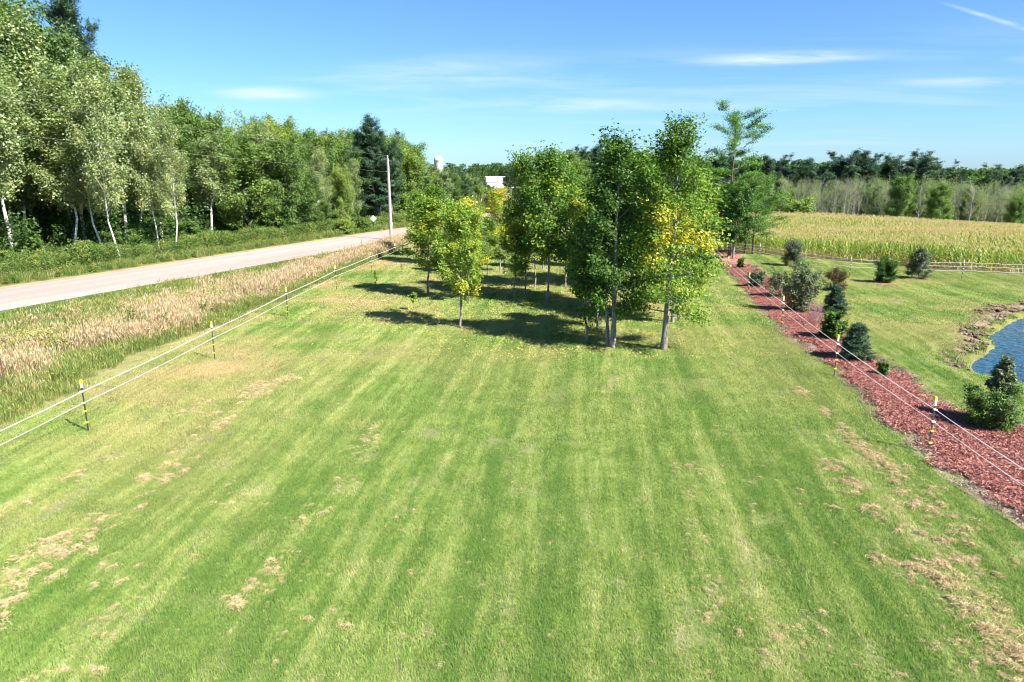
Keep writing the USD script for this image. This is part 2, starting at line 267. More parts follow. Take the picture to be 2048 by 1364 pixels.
# grass colour: mown stripes that follow the two fences, patches, dry spots; one graph for the soil and for the blades
def grass_mat(name, blades):
    N = {'g': nd('geometry'), 'sx': nd('separate_xyz'),
         'xl': nd('math', math_type='multiply_add', value2=.055, value3=-11.9), 'dx': nd('math', math_type='subtract'),
         'wd': nd('math', math_type='multiply_add', value2=.09, value3=19.5), 'q': nd('math', math_type='divide'), 'u': nd('math', math_type='multiply', value2=20.0),
         'uy': nd('combine_xyz'),
         'm1': nd('mapping', scale=(1.0, .035, 1), location=(2.3, 0, 0)), 'n1': nd('noise_texture', scale=1.55, detail=1, roughness=.5),
         'm2': nd('mapping', scale=(1.0, .10, 1), location=(9, 3, 5)), 'n2': nd('noise_texture', scale=5.0, detail=2.5, roughness=.6),
         'n3': nd('noise_texture', scale=1.3, detail=6, roughness=.72), 'n4': nd('noise_texture', scale=16.0, detail=4, roughness=.7),
         'w1': nd('map_range', from_min=.34, from_max=.66, to_max=.27), 'w2': nd('map_range', from_min=.34, from_max=.66, to_max=.22), 'w3': nd('map_range', from_min=.34, from_max=.66, to_max=.22), 'w4': nd('map_range', from_min=.34, from_max=.66, to_max=.29),
         'a2': nd('math', math_type='add'), 'a3': nd('math', math_type='add'), 'a4': nd('math', math_type='add'),
         'r': nd('rgb_ramp', ramp=[(.10, (.07, .145, .02)), (.32, (.13, .205, .036)), (.48, (.195, .25, .066)), (.66, (.275, .29, .115)), (.90, (.36, .32, .165))]),
         # dry, peach-coloured ground: along the left fence and in the middle distance
         'n5': nd('noise_texture', scale=.16, detail=4, roughness=.6), 'y1': nd('map_range', from_min=15, from_max=34, clamp=True), 'x1': nd('map_range', from_min=-3.5, from_max=-10.5, clamp=True),
         'y2': nd('map_range', from_min=60, from_max=25, to_min=.35, clamp=True),
         'k1': nd('math', math_type='multiply'), 'k1b': nd('math', math_type='multiply_add', value2=.75), 'k2': nd('map_range', from_min=.40, from_max=.66, clamp=True), 'k3': nd('math', math_type='multiply'), 'k4': nd('math', math_type='multiply', value2=.85, use_clamp=True),
         'mx': nd('mix', color2=(.30, .245, .10)), 'p': nd('principled_bsdf', roughness=.8, specular_ior_level=.15)}
    L = [('g.position', 'sx.vector'), ('sx.y', 'xl.value1'), ('sx.x', 'dx.value1'), ('xl.value', 'dx.value2'), ('sx.y', 'wd.value1'), ('dx.value', 'q.value1'), ('wd.value', 'q.value2'), ('q.value', 'u.value1'),
         ('u.value', 'uy.x'), ('sx.y', 'uy.y'), ('uy.vector', 'm1.vector'), ('m1.vector', 'n1.vector'), ('uy.vector', 'm2.vector'), ('m2.vector', 'n2.vector'), ('g.position', 'n3.vector'), ('g.position', 'n4.vector'),
         ('n1.fac', 'w1.value'), ('n2.fac', 'w2.value'), ('n3.fac', 'w3.value'), ('n4.fac', 'w4.value'), ('w1.result', 'a2.value1'), ('w2.result', 'a2.value2'), ('a2.value', 'a3.value1'), ('w3.result', 'a3.value2'), ('a3.value', 'a4.value1'), ('w4.result', 'a4.value2'),
         ('g.position', 'n5.vector'), ('sx.y', 'y1.value'), ('sx.x', 'x1.value'), ('sx.y', 'y2.value'), ('y1.result', 'k1.value1'), ('y2.result', 'k1.value2'), ('x1.result', 'k1b.value1'), ('k1.value', 'k1b.value3'),
         ('n5.fac', 'k2.value'), ('k1b.value', 'k3.value1'), ('k2.result', 'k3.value2'), ('k3.value', 'k4.value1'), ('k4.value', 'mx.fac'), ('r.color', 'mx.color1')]
    if blades:
        N['ri'] = nd('math', math_type='multiply_add', value2=.5, value3=-.25); N['a5'] = nd('math', math_type='add')
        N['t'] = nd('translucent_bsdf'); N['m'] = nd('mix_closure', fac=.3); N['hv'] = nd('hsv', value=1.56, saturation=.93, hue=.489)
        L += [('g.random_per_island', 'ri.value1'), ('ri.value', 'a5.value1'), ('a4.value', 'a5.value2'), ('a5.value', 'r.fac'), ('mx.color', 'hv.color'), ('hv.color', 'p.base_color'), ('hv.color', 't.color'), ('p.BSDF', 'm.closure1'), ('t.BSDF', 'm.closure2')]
        return M(name, N, L, surface='m.closure')
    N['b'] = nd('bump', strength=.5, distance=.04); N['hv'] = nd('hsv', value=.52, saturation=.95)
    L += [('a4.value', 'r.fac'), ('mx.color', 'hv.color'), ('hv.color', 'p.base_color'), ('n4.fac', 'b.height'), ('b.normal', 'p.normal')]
    return M(name, N, L, surface='p.BSDF')
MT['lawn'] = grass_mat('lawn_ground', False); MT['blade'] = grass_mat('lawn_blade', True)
def soil(name, stops, scale, bump=.6, dist=.03, detail=6, rough=.95, stretch=(1, 1, 1), scale2=None, st2=(1, 1, 1), rot2=0.0):
    return M(name, {'g': nd('geometry'), 'mp': nd('mapping', scale=stretch), 'ro': nd('mapping', rotation=(0, 0, rot2)), 'mp2': nd('mapping', scale=st2), 'n': nd('noise_texture', scale=scale, detail=detail, roughness=.65), 'n2': nd('noise_texture', scale=scale2 or scale * .08, detail=3), 's': nd('math', math_type='multiply_add', value2=.5),
                    'h': nd('math', math_type='multiply', value2=.5), 'r': nd('rgb_ramp', ramp=stops), 'b': nd('bump', strength=bump, distance=dist), 'p': nd('principled_bsdf', roughness=rough, specular_ior_level=.15)},
             [('g.position', 'mp.vector'), ('mp.vector', 'n.vector'), ('g.position', 'ro.vector'), ('ro.vector', 'mp2.vector'), ('mp2.vector', 'n2.vector'), ('n.fac', 'h.value1'), ('h.value', 's.value3'), ('n2.fac', 's.value1'), ('s.value', 'r.fac'), ('r.color', 'p.base_color'), ('n.fac', 'b.height'), ('b.normal', 'p.normal')], surface='p.BSDF')
MT['road'] = soil('pink_gravel', [(.35, (.245, .165, .14)), (.5, (.305, .215, .185)), (.65, (.38, .28, .25))], 14, bump=.35, dist=.02, scale2=1.0, st2=(1.1, .03, 1), rot2=.354)
MT['shoulder'] = soil('road_shoulder', [(.35, (.20, .13, .08)), (.5, (.29, .20, .12)), (.65, (.22, .22, .08))], 5)
MT['mulch'] = soil('red_mulch', [(.35, (.07, .026, .02)), (.48, (.20, .075, .056)), (.56, (.30, .13, .10)), (.66, (.42, .25, .20))], 22, bump=.9, dist=.05)
MT['edge'] = soil('bare_bed_edge', [(.35, (.09, .065, .045)), (.5, (.20, .145, .105)), (.62, (.30, .23, .175))], 12, bump=.8)
MT['bank'] = soil('pond_bank_soil', [(.36, (.05, .038, .026)), (.46, (.15, .105, .075)), (.52, (.17, .15, .07)), (.60, (.27, .21, .155))], 6, bump=1.0, dist=.2, scale2=.9)
MT['shore'] = soil('mossy_shore', [(.36, (.05, .06, .02)), (.48, (.115, .12, .032)), (.62, (.17, .165, .05))], 6, bump=.8, dist=.06)
MT['forest_floor'] = soil('forest_floor', [(.35, (.03, .04, .015)), (.5, (.06, .065, .03)), (.65, (.10, .085, .05))], 3)
MT['field_soil'] = soil('field_soil', [(.35, (.16, .13, .06)), (.65, (.30, .24, .12))], 3)
MT['verge'] = soil('verge_soil', [(.35, (.10, .12, .035)), (.5, (.19, .18, .07)), (.65, (.29, .24, .12))], 2.2)
MT['water'] = M('pond_water', {'g': nd('geometry'), 'mp': nd('mapping', rotation=(0, 0, .5), scale=(1.0, 2.0, 1)), 'n': nd('noise_texture', scale=2.6, detail=3, roughness=.6, distortion=.6), 'b': nd('bump', strength=1.0, distance=.7),
                               'p': nd('principled_bsdf', base_color=(.001, .07, .165), roughness=.07, ior=1.333, specular_ior_level=.13)},
                [('g.position', 'mp.vector'), ('mp.vector', 'n.vector'), ('n.fac', 'b.height'), ('b.normal', 'p.normal')], surface='p.BSDF')

# ------------------------------------------------------------------ ground and surfaces
def structure(prim): return tag(prim, kind='structure')
nx, ny = XX.shape
i, j = np.meshgrid(np.arange(nx - 1), np.arange(ny - 1), indexing='ij')
a = i * ny + j
tri = np.vstack([np.stack([a, a + ny, a + ny + 1], -1).reshape(-1, 3), np.stack([a, a + ny + 1, a + 1], -1).reshape(-1, 3)])
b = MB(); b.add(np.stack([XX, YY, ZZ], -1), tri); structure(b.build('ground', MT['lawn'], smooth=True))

def ribbon(left, right, n, m, lift, bulge=0.0, lump=0.0, seed=0):
    """a sheet between two lines laid on the land"""
    L, R = LineString(left), LineString(right)
    t = np.linspace(0, 1, n)
    l = np.array([L.interpolate(s, normalized=True).coords[0] for s in t]); r = np.array([R.interpolate(s, normalized=True).coords[0] for s in t])
    w = np.linspace(0, 1, m)
    xy = l[:, None] * (1 - w[None, :, None]) + r[:, None] * w[None, :, None]
    z = height(xy[..., 0], xy[..., 1]) + lift + bulge * (1 - (2 * w - 1) ** 2)[None]
    if lump: z = z + lump * (fbm(np.concatenate([xy * 2.2, 0 * xy[..., :1]], -1), 4, seed) - .35)
    b = MB(); i, j = np.meshgrid(np.arange(n - 1), np.arange(m - 1), indexing='ij'); a = i * m + j
    return b.add(np.concatenate([xy, z[..., None]], -1), np.stack([a, a + m, a + m + 1, a + 1], -1).reshape(-1, 4))
def offset(line, d): return list(line.offset_curve(d).coords)
structure(ribbon(offset(road_c, 4.3), offset(road_c, -4.2), 260, 12, .015).build('road_shoulder', MT['shoulder'], smooth=True))
structure(ribbon(offset(road_c, 3.3), offset(road_c, -3.3), 260, 10, .05, .07).build('gravel_road', MT['road'], smooth=True))
structure(ribbon(offset(road_c, 60), offset(road_c, 7.0), 160, 12, .03).build('forest_floor', MT['forest_floor'], smooth=True))
fl = [(fence_l(y) - 2.2, y) for y in (-20, 20, 40, 60, 74)]
structure(ribbon([c for c in offset(road_c, -4.0) if -25 < c[1] < 80] and list(LineString([(-40 + .37 * y + 4.3, y) for y in (-20, 74)]).coords), fl, 120, 26, .008).build('verge', MT['verge'], smooth=True))

ml_px = [(2300, 1280), (2048, 1054), (1928, 983), (1822, 891), (1717, 794), (1681, 759), (1576, 675), (1510, 614), (1475, 565), (1426, 517), (1418, 506)]
mr_px = [(2200, 905), (2048, 858), (1919, 821), (1862, 785), (1783, 724), (1743, 711), (1686, 671), (1640, 612), (1570, 580), (1510, 532), (1493, 513), (1480, 503)]
ml = [tuple(at(*p)[:2]) for p in ml_px]; mr = [tuple(at(*p)[:2]) for p in mr_px]
def wobble(line, amp, f, seed):
    L = LineString(line); n = 160
    pts = np.array([L.interpolate(s, normalized=True).coords[0] for s in np.linspace(0, 1, n)])
    off = (fbm(np.stack([pts[:, 0] * f, pts[:, 1] * f, np.zeros(n)], -1), 4, seed) - .5) * 2 * amp
    pts[:, 0] += off
    return [tuple(p) for p in pts]
mlw, mrw = wobble(ml, .22, .9, 5), wobble(mr, .45, .7, 8)
structure(ribbon([(x - .06, y) for x, y in mlw], [(x + .25, y) for x, y in mrw], 170, 16, .012, .0, .02, 1).build('bed_edge', MT['edge'], smooth=True))
mli, mri = [(x + .42 + .25 * float(noise(V(x, y, 3))), y) for x, y in mlw], [(x - .28 - .35 * float(noise(V(x, y, 7))), y) for x, y in mrw]
structure(ribbon(mli, mri, 170, 16, .035, .05, .05, 2).build('mulch_bed', MT['mulch'], smooth=True))
bed = Polygon(mlw + mrw[::-1]).buffer(0); mulch_poly = Polygon(mli + mri[::-1]).buffer(0)

def ring(poly_in, outer, n, m, lift, lump, name, mat, seed):
    o = np.array([outer.boundary.interpolate(s, normalized=True).coords[0] for s in np.linspace(0, 1, n, endpoint=False)])
    e = np.array([poly_in.boundary.interpolate(poly_in.boundary.project(Point(*q))).coords[0] for q in o])
    w = np.linspace(0, 1, m); xy = o[:, None] * (1 - w[None, :, None]) + e[:, None] * w[None, :, None]
    z = height(xy[..., 0], xy[..., 1]) + lift * np.minimum(1, 3 * np.sin(np.pi * np.clip(w, .03, .97)))[None] + lump * (fbm(np.concatenate([xy * 3, 0 * xy[..., :1]], -1), 4, seed) - .35) * np.sin(np.pi * w)[None]
    b = MB(); i, j = np.meshgrid(np.arange(n), np.arange(m - 1), indexing='ij'); a, c = i * m + j, ((i + 1) % n) * m + j
    b.add(np.concatenate([xy, z[..., None]], -1), np.stack([a, c, c + 1, a + 1], -1).reshape(-1, 4))
    return structure(b.build(name, mat, smooth=True))
bank_px = [(2060, 603), (2048, 605), (2007, 609), (1975, 617), (1950, 625), (1932, 640), (1920, 652), (1919, 668), (1910, 682), (1885, 696), (1860, 707), (1860, 717), (1866, 726), (1895, 740), (1935, 752)]
bank_outer = Polygon([tuple(at(*p)[:2]) for p in bank_px] + [tuple(p) for p in pond_xy[10:13]] + [(18.6, 19.2), (24, 17), (33.5, 18), (40, 25), (37, 34), (31, 37)]).buffer(0)
bank_outer = bank_outer.union(pond.buffer(.12)).buffer(.15).buffer(-.15)
ring(pond.buffer(-.4), bank_outer, 420, 22, .03, .22, 'pond_bank', MT['bank'], 3)
ring(pond.buffer(-.45), pond.buffer(.34).intersection(bank_outer.buffer(-.25)).union(pond.buffer(.08)).buffer(.1).buffer(-.1), 420, 10, .06, .16, 'mossy_shore', MT['shore'], 9)
tw = shapely.constrained_delaunay_triangles(pond.buffer(.6)) if hasattr(shapely, 'constrained_delaunay_triangles') else None
ext = np.array(pond.buffer(.6).simplify(.05).exterior.coords)[:-1]
import trimesh
wv, wf = trimesh.creation.triangulate_polygon(pond.buffer(.6).simplify(.05), engine='earcut')
b = MB(); b.add(np.column_stack([wv, np.full(len(wv), WATER)]), wf); structure(b.build('pond_water', MT['water']))

corn_front = [tuple(at(*p)[:2]) for p in [(1390, 503), (1440, 503), (1520, 508), (1600, 516), (1750, 527), (1900, 542), (2048, 549)]] + [(60, 45), (95, 44)]
corn_back = [(3, 112), (40, 113), (90, 112), (135, 108)]
corn_poly = Polygon(corn_front + corn_back[::-1]).buffer(0)
structure(ribbon([corn_front[0]] + corn_front[1:], corn_back, 90, 40, .02).build('corn_field_soil', MT['field_soil'], smooth=True))

# ------------------------------------------------------------------ grass and other ground cover
rng = np.random.default_rng(11)
def patch(n, half, h, w, lean=.5, seed=0, tint=(0, 1), kind_='tri', jitter=.35):
    """a patch of grass blades, each one bent triangle pair"""
    r = np.random.default_rng(seed)
    p = np.column_stack([r.uniform(-half, half, (n, 2)), np.zeros(n)])
    az = r.uniform(0, 2 * np.pi, n); hh = h * r.uniform(1 - jitter, 1 + jitter, n); le = r.uniform(.1, 1, n) * lean
    dr = np.stack([np.cos(az), np.sin(az), 0 * az], 1); sd = np.stack([-np.sin(az), np.cos(az), 0 * az], 1)
    tip = p + dr * (hh * le)[:, None] + V(0, 0, 1) * (hh * np.sqrt(np.clip(1 - .6 * le ** 2, .2, 1)))[:, None]
    mid = p + dr * (hh * le * .35)[:, None] + V(0, 0, 1) * (hh * .55)[:, None]
    v = np.stack([p - sd * w / 2, p + sd * w / 2, mid + sd * w * .4, tip, mid - sd * w * .4], 1).reshape(-1, 3)
    f = (np.arange(n)[:, None, None] * 5 + np.array([[0, 1, 2], [0, 2, 4], [4, 2, 3]])).reshape(-1, 3)
    return MB().add(v, f, np.repeat(r.uniform(*tint, n), 5))
no_lawn = shapely.union_all([bed.buffer(-.05), bank_outer.buffer(-.1), pond.buffer(.1), corn_poly.buffer(.3)])
shapely.prepare(no_lawn)
def inside_view(x, y, m=1.5):
    return (np.abs(x) < (y * CP + CAM_H * SP) * 0.74 + m) & (y > 6.3)
def lawn_points(y0, y1, n_per):
    A = (y1 - y0) * 2 * (y1 * .74 + 3); n = int(A * n_per)
    x, y = rng.uniform(-(y1 * .74 + 3), y1 * .74 + 3, n), rng.uniform(y0, y1, n)
    k = inside_view(x, y) & (x > fence_l(y) - 2.4) & ~shapely.contains_xy(no_lawn, x, y)
    return x[k], y[k]
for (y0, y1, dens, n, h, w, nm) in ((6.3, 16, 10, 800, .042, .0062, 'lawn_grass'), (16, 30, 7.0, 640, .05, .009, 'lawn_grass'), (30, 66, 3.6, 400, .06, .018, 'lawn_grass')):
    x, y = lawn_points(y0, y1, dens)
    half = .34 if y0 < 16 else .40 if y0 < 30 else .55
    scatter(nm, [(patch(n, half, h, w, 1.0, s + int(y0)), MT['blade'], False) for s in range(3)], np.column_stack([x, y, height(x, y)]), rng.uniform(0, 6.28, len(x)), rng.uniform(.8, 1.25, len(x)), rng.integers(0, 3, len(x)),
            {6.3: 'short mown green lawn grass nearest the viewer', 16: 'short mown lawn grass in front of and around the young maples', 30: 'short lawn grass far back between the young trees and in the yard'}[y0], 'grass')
# straw left by the mower
def straw_patch(seed):
    r = np.random.default_rng(seed); n = 120; k = r.normal(0, 1, (5, 2)) * V(.11, .06); q = k[r.integers(0, 5, n)] + r.normal(0, 1, (n, 2)) * V(.06, .04)
    c = np.column_stack([q, r.uniform(.03, .05, n) + .05 * np.exp(-((q - k[0]) ** 2).sum(1) / .01)])
    return MB().leaves(c, r.normal(0, .6, (n, 3)) + V(0, 0, 1), r.normal(0, 1, (n, 3)) * V(1, 1, .25), r.uniform(.05, .14, n), r.uniform(.006, .012, n), r.uniform(0, 1, n), fold=.3)
rows = [([(0, 1195), (60, 1140), (160, 1080), (260, 1010), (350, 935), (430, 850), (500, 790), (575, 752)], 95, .28, 1.0), ([(0, 1050), (90, 965), (200, 905), (330, 840), (470, 785)], 34, .25, .8), ([(240, 1160), (400, 1060), (560, 960)], 6, .3, .8), ([(190, 1240), (250, 1230), (180, 1140)], 9, .35, .9),
        ([(430, 1290), (520, 1170), (580, 1095), (625, 1025), (690, 955), (735, 880), (770, 830)], 40, .18, .8), ([(560, 1235), (700, 1240)], 5, .2, .8), ([(0, 1265), (20, 1190)], 9, .2, 1.0), ([(90, 1340), (330, 1330)], 6, .3, .7),
        ([(1600, 780), (1640, 815), (1690, 870), (1735, 905), (1790, 945), (1860, 970)], 70, .13, .9), ([(1690, 860), (1760, 930), (1850, 1010), (1900, 1080), (1960, 1150), (2048, 1210)], 75, .28, .9), ([(1640, 915), (1700, 965), (1740, 975)], 18, .15, 1.0),
        ([(1800, 1120), (1880, 1170), (1960, 1215), (2000, 1270), (2010, 1364)], 60, .26, 1.1), ([(1430, 1190), (1480, 1230), (1560, 1290)], 12, .3, .7), ([(1385, 930), (1400, 1100), (1440, 1300)], 48, .13, .55), ([(1280, 850), (1380, 960)], 8, .3, .5), ([(1540, 960), (1660, 1080)], 9, .35, .6),
        ([(1730, 1000), (1830, 1100)], 14, .35, .9), ([(820, 1000), (900, 1250)], 8, .4, .6), ([(1000, 1000), (1060, 880), (1090, 800)], 10, .25, .5), ([(1500, 1200), (1700, 1330)], 8, .5, .7)]
sp, sz = [], []
for pts, n, sig, s in rows:
    w = np.array([flat(*p)[:2] for p in pts]); ln = LineString(w)
    cs = rng.uniform(0, 1, max(3, n // 4)); 
    for k in range(int(n * 2.3)):
        q = np.array(ln.interpolate(np.clip(rng.choice(cs) + rng.normal(0, .03), 0, 1), normalized=True).coords[0]) + rng.normal(0, sig, 2)
        sp.append(q); sz.append(s * (.28 + .75 * rng.random() ** 1.7))
for _ in range(1100):
    y = rng.uniform(7.5, 27); sp.append(V(rng.uniform(fence_l(y) + .5, 9 + .05 * y), y)); sz.append(rng.uniform(.12, .40))
sp = np.array(sp); k = ~shapely.contains_xy(bed, sp[:, 0], sp[:, 1]); sp, sz = sp[k], np.array(sz)[k]
scatter('dry_clippings', [(straw_patch(s), MT['straw'], True) for s in range(4)], np.column_stack([sp, height(sp[:, 0], sp[:, 1])]), 1.4 + rng.normal(0, .9, len(sp)), sz, rng.integers(0, 4, len(sp)), 'dry tan grass clippings left in broken rows on the mown lawn', 'clippings')

# wood chips on the bed
def chips(seed):
    r = np.random.default_rng(seed); n = 560
    c = np.column_stack([r.uniform(-.45, .45, (n, 2)), r.uniform(.01, .06, n)])
    return MB().leaves(c, r.normal(0, .45, (n, 3)) + V(0, 0, 1), r.normal(0, 1, (n, 3)) * V(1, 1, .3), r.uniform(.035, .125, n), r.uniform(.012, .03, n), r.uniform(0, 1, n), fold=.25)
x, y = rng.uniform(8.5, 22, 4600), rng.uniform(9, 56, 4600); k = shapely.contains_xy(mulch_poly.buffer(-.02), x, y); x, y = x[k], y[k]
scatter('wood_chips', [(chips(s), MT['chip'], True) for s in range(3)], np.column_stack([x, y, height(x, y) + .06]), rng.uniform(0, 6.28, len(x)), rng.uniform(.8, 1.2, len(x)), rng.integers(0, 3, len(x)), 'loose red brown wood chips covering the planting bed', 'mulch')

x, y = rng.uniform(8.5, 22, 6000), rng.uniform(9, 56, 6000); k = shapely.contains_xy(bed.difference(mulch_poly.buffer(-.1)), x, y); x, y = x[k], y[k]
MT['faded'] = leaf_mat('faded_chip', [(0, (.10, .07, .05)), (.4, (.24, .18, .14)), (.75, (.38, .30, .25)), (1, (.58, .52, .47))], rnd=.9, obj=.1, trans=0.0)
def few(seed):
    r = np.random.default_rng(seed); n = 70
    c = np.column_stack([r.normal(0, .13, (n, 2)), r.uniform(.01, .04, n)])
    return MB().leaves(c, r.normal(0, .45, (n, 3)) + V(0, 0, 1), r.normal(0, 1, (n, 3)) * V(1, 1, .3), r.uniform(.03, .11, n), r.uniform(.012, .03, n), r.uniform(0, 1, n), fold=.25)
scatter('faded_chips', [(few(s), MT['faded'], True) for s in range(3)], np.column_stack([x, y, height(x, y) + .02]), rng.uniform(0, 6.28, len(x)), rng.uniform(.8, 1.3, len(x)), rng.integers(0, 3, len(x)), 'faded grey brown chips and litter along the edges of the planting bed', 'mulch')

# verge: tall grasses and weeds between the fence and the road
def tuft(n, h, w, spread, seed, heads=0, tint=(0, 1), head_tint=1.0, lean=.35):
    r = np.random.default_rng(seed); m = patch(n, spread, h, w, lean, seed, tint)
    if heads:
        c = np.column_stack([r.normal(0, spread * .8, (heads, 2)), h * r.uniform(.75, 1.2, heads)])
        m.leaves(c, r.normal(0, 1, (heads, 3)) * V(1, 1, .3), r.normal(0, .35, (heads, 3)) + V(0, 0, 1), r.uniform(.12, .24, heads), r.uniform(.02, .04, heads), head_tint + r.uniform(-.2, .1, heads))
    return m
def bushlet(n, h, r_, L, W, seed, tint=(0, .6), top=None, ntop=0, toptint=1.0):
    r = np.random.default_rng(seed); u = r.uniform(0, 1, n) ** .7
    an = r.uniform(0, 6.283, n); rad = r_ * np.sqrt(r.uniform(0, 1, n)) * (1 - .5 * u)
    c = np.column_stack([np.cos(an) * rad, np.sin(an) * rad, h * u + .03])
    m = MB().leaves(c, r.normal(0, .6, (n, 3)) + V(0, 0, .8), r.normal(0, 1, (n, 3)) + V(0, 0, .5), L * r.uniform(.6, 1.3, n), W * r.uniform(.6, 1.3, n), r.uniform(*tint, n))
    if ntop:
        an = r.uniform(0, 6.283, ntop); c = np.column_stack([np.cos(an) * r_ * .6 * r.uniform(0, 1, ntop), np.sin(an) * r_ * .6 * r.uniform(0, 1, ntop), h * r.uniform(.9, 1.15, ntop)])
        m.leaves(c, r.normal(0, .5, (ntop, 3)) + V(0, 0, 1), r.normal(0, 1, (ntop, 3)), .06, .05, toptint)
    return m
road_r = lambda y: -40 + .37 * y + 4.1
def band(n, lo, hi, y0=6, y1=72, wob=.1, fade=None):
    y = rng.uniform(y0, y1, n); f, r = fence_l(y), road_r(y)
    t = rng.uniform(lo, hi, n); t = t + wob * (fbm(np.column_stack([y * .25, t * 3, 0 * y]), 3, 4) - .5) * 2
    x = f + (r - f) * t
    k = (x < f - 1.5) & (x > r) & inside_view(x, y, 4); x, y = x[k], y[k]
    return np.column_stack([x, y, height(x, y)])
def sc_band(name, protos, pos, s0, s1, label, cat):
    n = len(pos); return scatter(name, protos, pos, rng.uniform(0, 6.28, n), rng.uniform(s0, s1, n), rng.integers(0, len(protos), n), label, cat)
def thin(p, sc, cut, seed): return p[fbm(np.column_stack([p[:, 0] * sc, p[:, 1] * sc, 0 * p[:, 0]]), 3, seed) + rng.normal(0, .06, len(p)) > cut]
sc_band('tall_dry_grass', [(tuft(46, .36 + .12 * s, .009, .34, s, 22 + 4 * s, (.1, .9), .9, .55), MT['dry'], True) for s in range(4)], np.vstack([thin(band(8200, .29, .50, 6, 76, .12), .45, .44, 2), thin(band(3600, .2, .75, 6, 76, .1), .6, .54, 4)]), .6, 1.25, 'tall pinkish tan dry grass in a band along the ditch between fence and road', 'dry grass')
sc_band('ditch_weeds', [(bushlet(46, .42, .3, .10, .02, s + 20, (.35, 1)), MT['weed'], True) for s in range(2)] + [(tuft(60, .30, .010, .34, s + 25, 10, (.2, 1), .75, .6), MT['meadow'], True) for s in range(3)], thin(band(5600, .17, .40, 6, 72, .07), .5, .45, 6), .35, 1.1, 'green and yellowish weeds growing along the field side of the ditch', 'weeds')
sc_band('meadow_grass', [(tuft(80, .22 + .09 * s, .010, .34, s + 40, 8 + 5 * s, (0, 1), .8, .7), MT['meadow'], True) for s in range(4)], band(14000, .21, .88, 6, 74, .08), .4, 1.15, 'mixed green and tan meadow grass between the dry grass and the road', 'meadow grass')
sc_band('roadside_grass', [(tuft(120, .16, .012, .30, s + 60, 0, (0, .8), 1, .6), MT['short'], True) for s in range(3)], band(6500, .80, 1.0, 6, 74, .03), .7, 1.3, 'short green grass along the near edge of the gravel road', 'grass')
p = band(520, .38, .62, 20, 40, .05); p = p[fbm(p * .35, 2, 5) > .5]
sc_band('white_wildflowers', [(bushlet(30, .55, .1, .12, .025, s + 80, (.2, .7)).leaves(*(lambda r: (np.column_stack([r.normal(0, .12, (40, 2)), r.uniform(.5, .75, 40)]), r.normal(0, .4, (40, 3)) + V(0, 0, 1), r.normal(0, 1, (40, 3)), .05, .045, 1.0))(np.random.default_rng(s))), MT['weed'], True) for s in range(2)], p, .7, 1.3, 'white flowering weeds dotted through the roadside meadow', 'wildflowers')
gp = at(345, 655); q = gp + rng.normal(0, 1, (26, 3)) * V(1.0, 1.2, 0); q[:, 2] = height(q[:, 0], q[:, 1])
sc_band('goldenrod', [(bushlet(60, .75, .12, .12, .03, s + 90, (0, .3)).leaves(*(lambda r: (np.column_stack([r.normal(0, .1, (30, 2)), r.uniform(.65, .85, 30)]), r.normal(0, .4, (30, 3)) + V(0, 0, 1), r.normal(0, 1, (30, 3)), .07, .045, .86))(np.random.default_rng(s))), MT['weed'], True) for s in range(2)], q, .8, 1.2, 'yellow goldenrod clump in front of the tall dry grass', 'wildflowers')

# corn
def corn(seed):
    r = np.random.default_rng(seed); m = MB(); H = 1.95
    m.tube([(0, 0, 0), (.02, 0, H * .5), (.03, .02, H)], [.016, .013, .006], 3, .62, cap=False)
    for k in range(9):
        z = .25 + k * .17; az = (k % 2) * np.pi + r.normal(0, .5); d = V(math.cos(az), math.sin(az), 0); s = V(-d[1], d[0], 0); L = r.uniform(.55, .8) * (1 if k < 7 else .7); w = .075
        pts = [V(0, 0, z), V(0, 0, z) + d * L * .35 + V(0, 0, .24), V(0, 0, z) + d * L * .72 + V(0, 0, .20 - .1 * r.random()), V(0, 0, z) + d * L + V(0, 0, -.1 - .2 * r.random())]
        ws = [w * .6, w, w * .8, .01]
        v = np.array([q for pt, ww in zip(pts, ws) for q in (pt - s * ww / 2, pt + s * ww / 2)])
        t = np.clip(.78 - .11 * k + r.normal(0, .12), 0.02, .95) if k < 5 else np.clip(.22 + r.normal(0, .12) + .05 * (k - 5), 0.02, .9)
        m.add(v, [[0, 1, 3, 2], [2, 3, 5, 4], [4, 5, 7, 6]], t)
    n = 9; m.leaves(np.column_stack([r.normal(0, .05, (n, 2)), H + r.uniform(0, .16, n)]), r.normal(0, 1, (n, 3)), r.normal(0, .45, (n, 3)) + V(0, 0, 1), .26, .03, .97)
    return m
cx, cy = [], []
for yr in np.arange(44, 113, .76):
    n = int(140 / .26); x = 2 + np.arange(n) * .26 + rng.normal(0, .05, n); cx.append(x); cy.append(yr + rng.normal(0, .2, n))
cx, cy = np.concatenate(cx), np.concatenate(cy)
k = shapely.contains_xy(corn_poly, cx, cy) & inside_view(cx, cy, 3) & (cx > 8) & ((cy < 80) | (rng.random(len(cx)) < .6)); cx, cy = cx[k], cy[k]
hs = 1 - .18 * ss(.45, .7, fbm(np.column_stack([cx * .05, cy * .05, 0 * cx]), 3, 9))
scatter('corn_plants', [(corn(s), MT['corn'], True) for s in range(5)], np.column_stack([cx, cy, height(cx, cy)]), rng.uniform(0, 6.28, len(cx)), hs * rng.uniform(.9, 1.12, len(cx)), rng.integers(0, 5, len(cx)), 'ripening yellow green corn with tan tassels filling the field beyond the rope fence', 'corn')

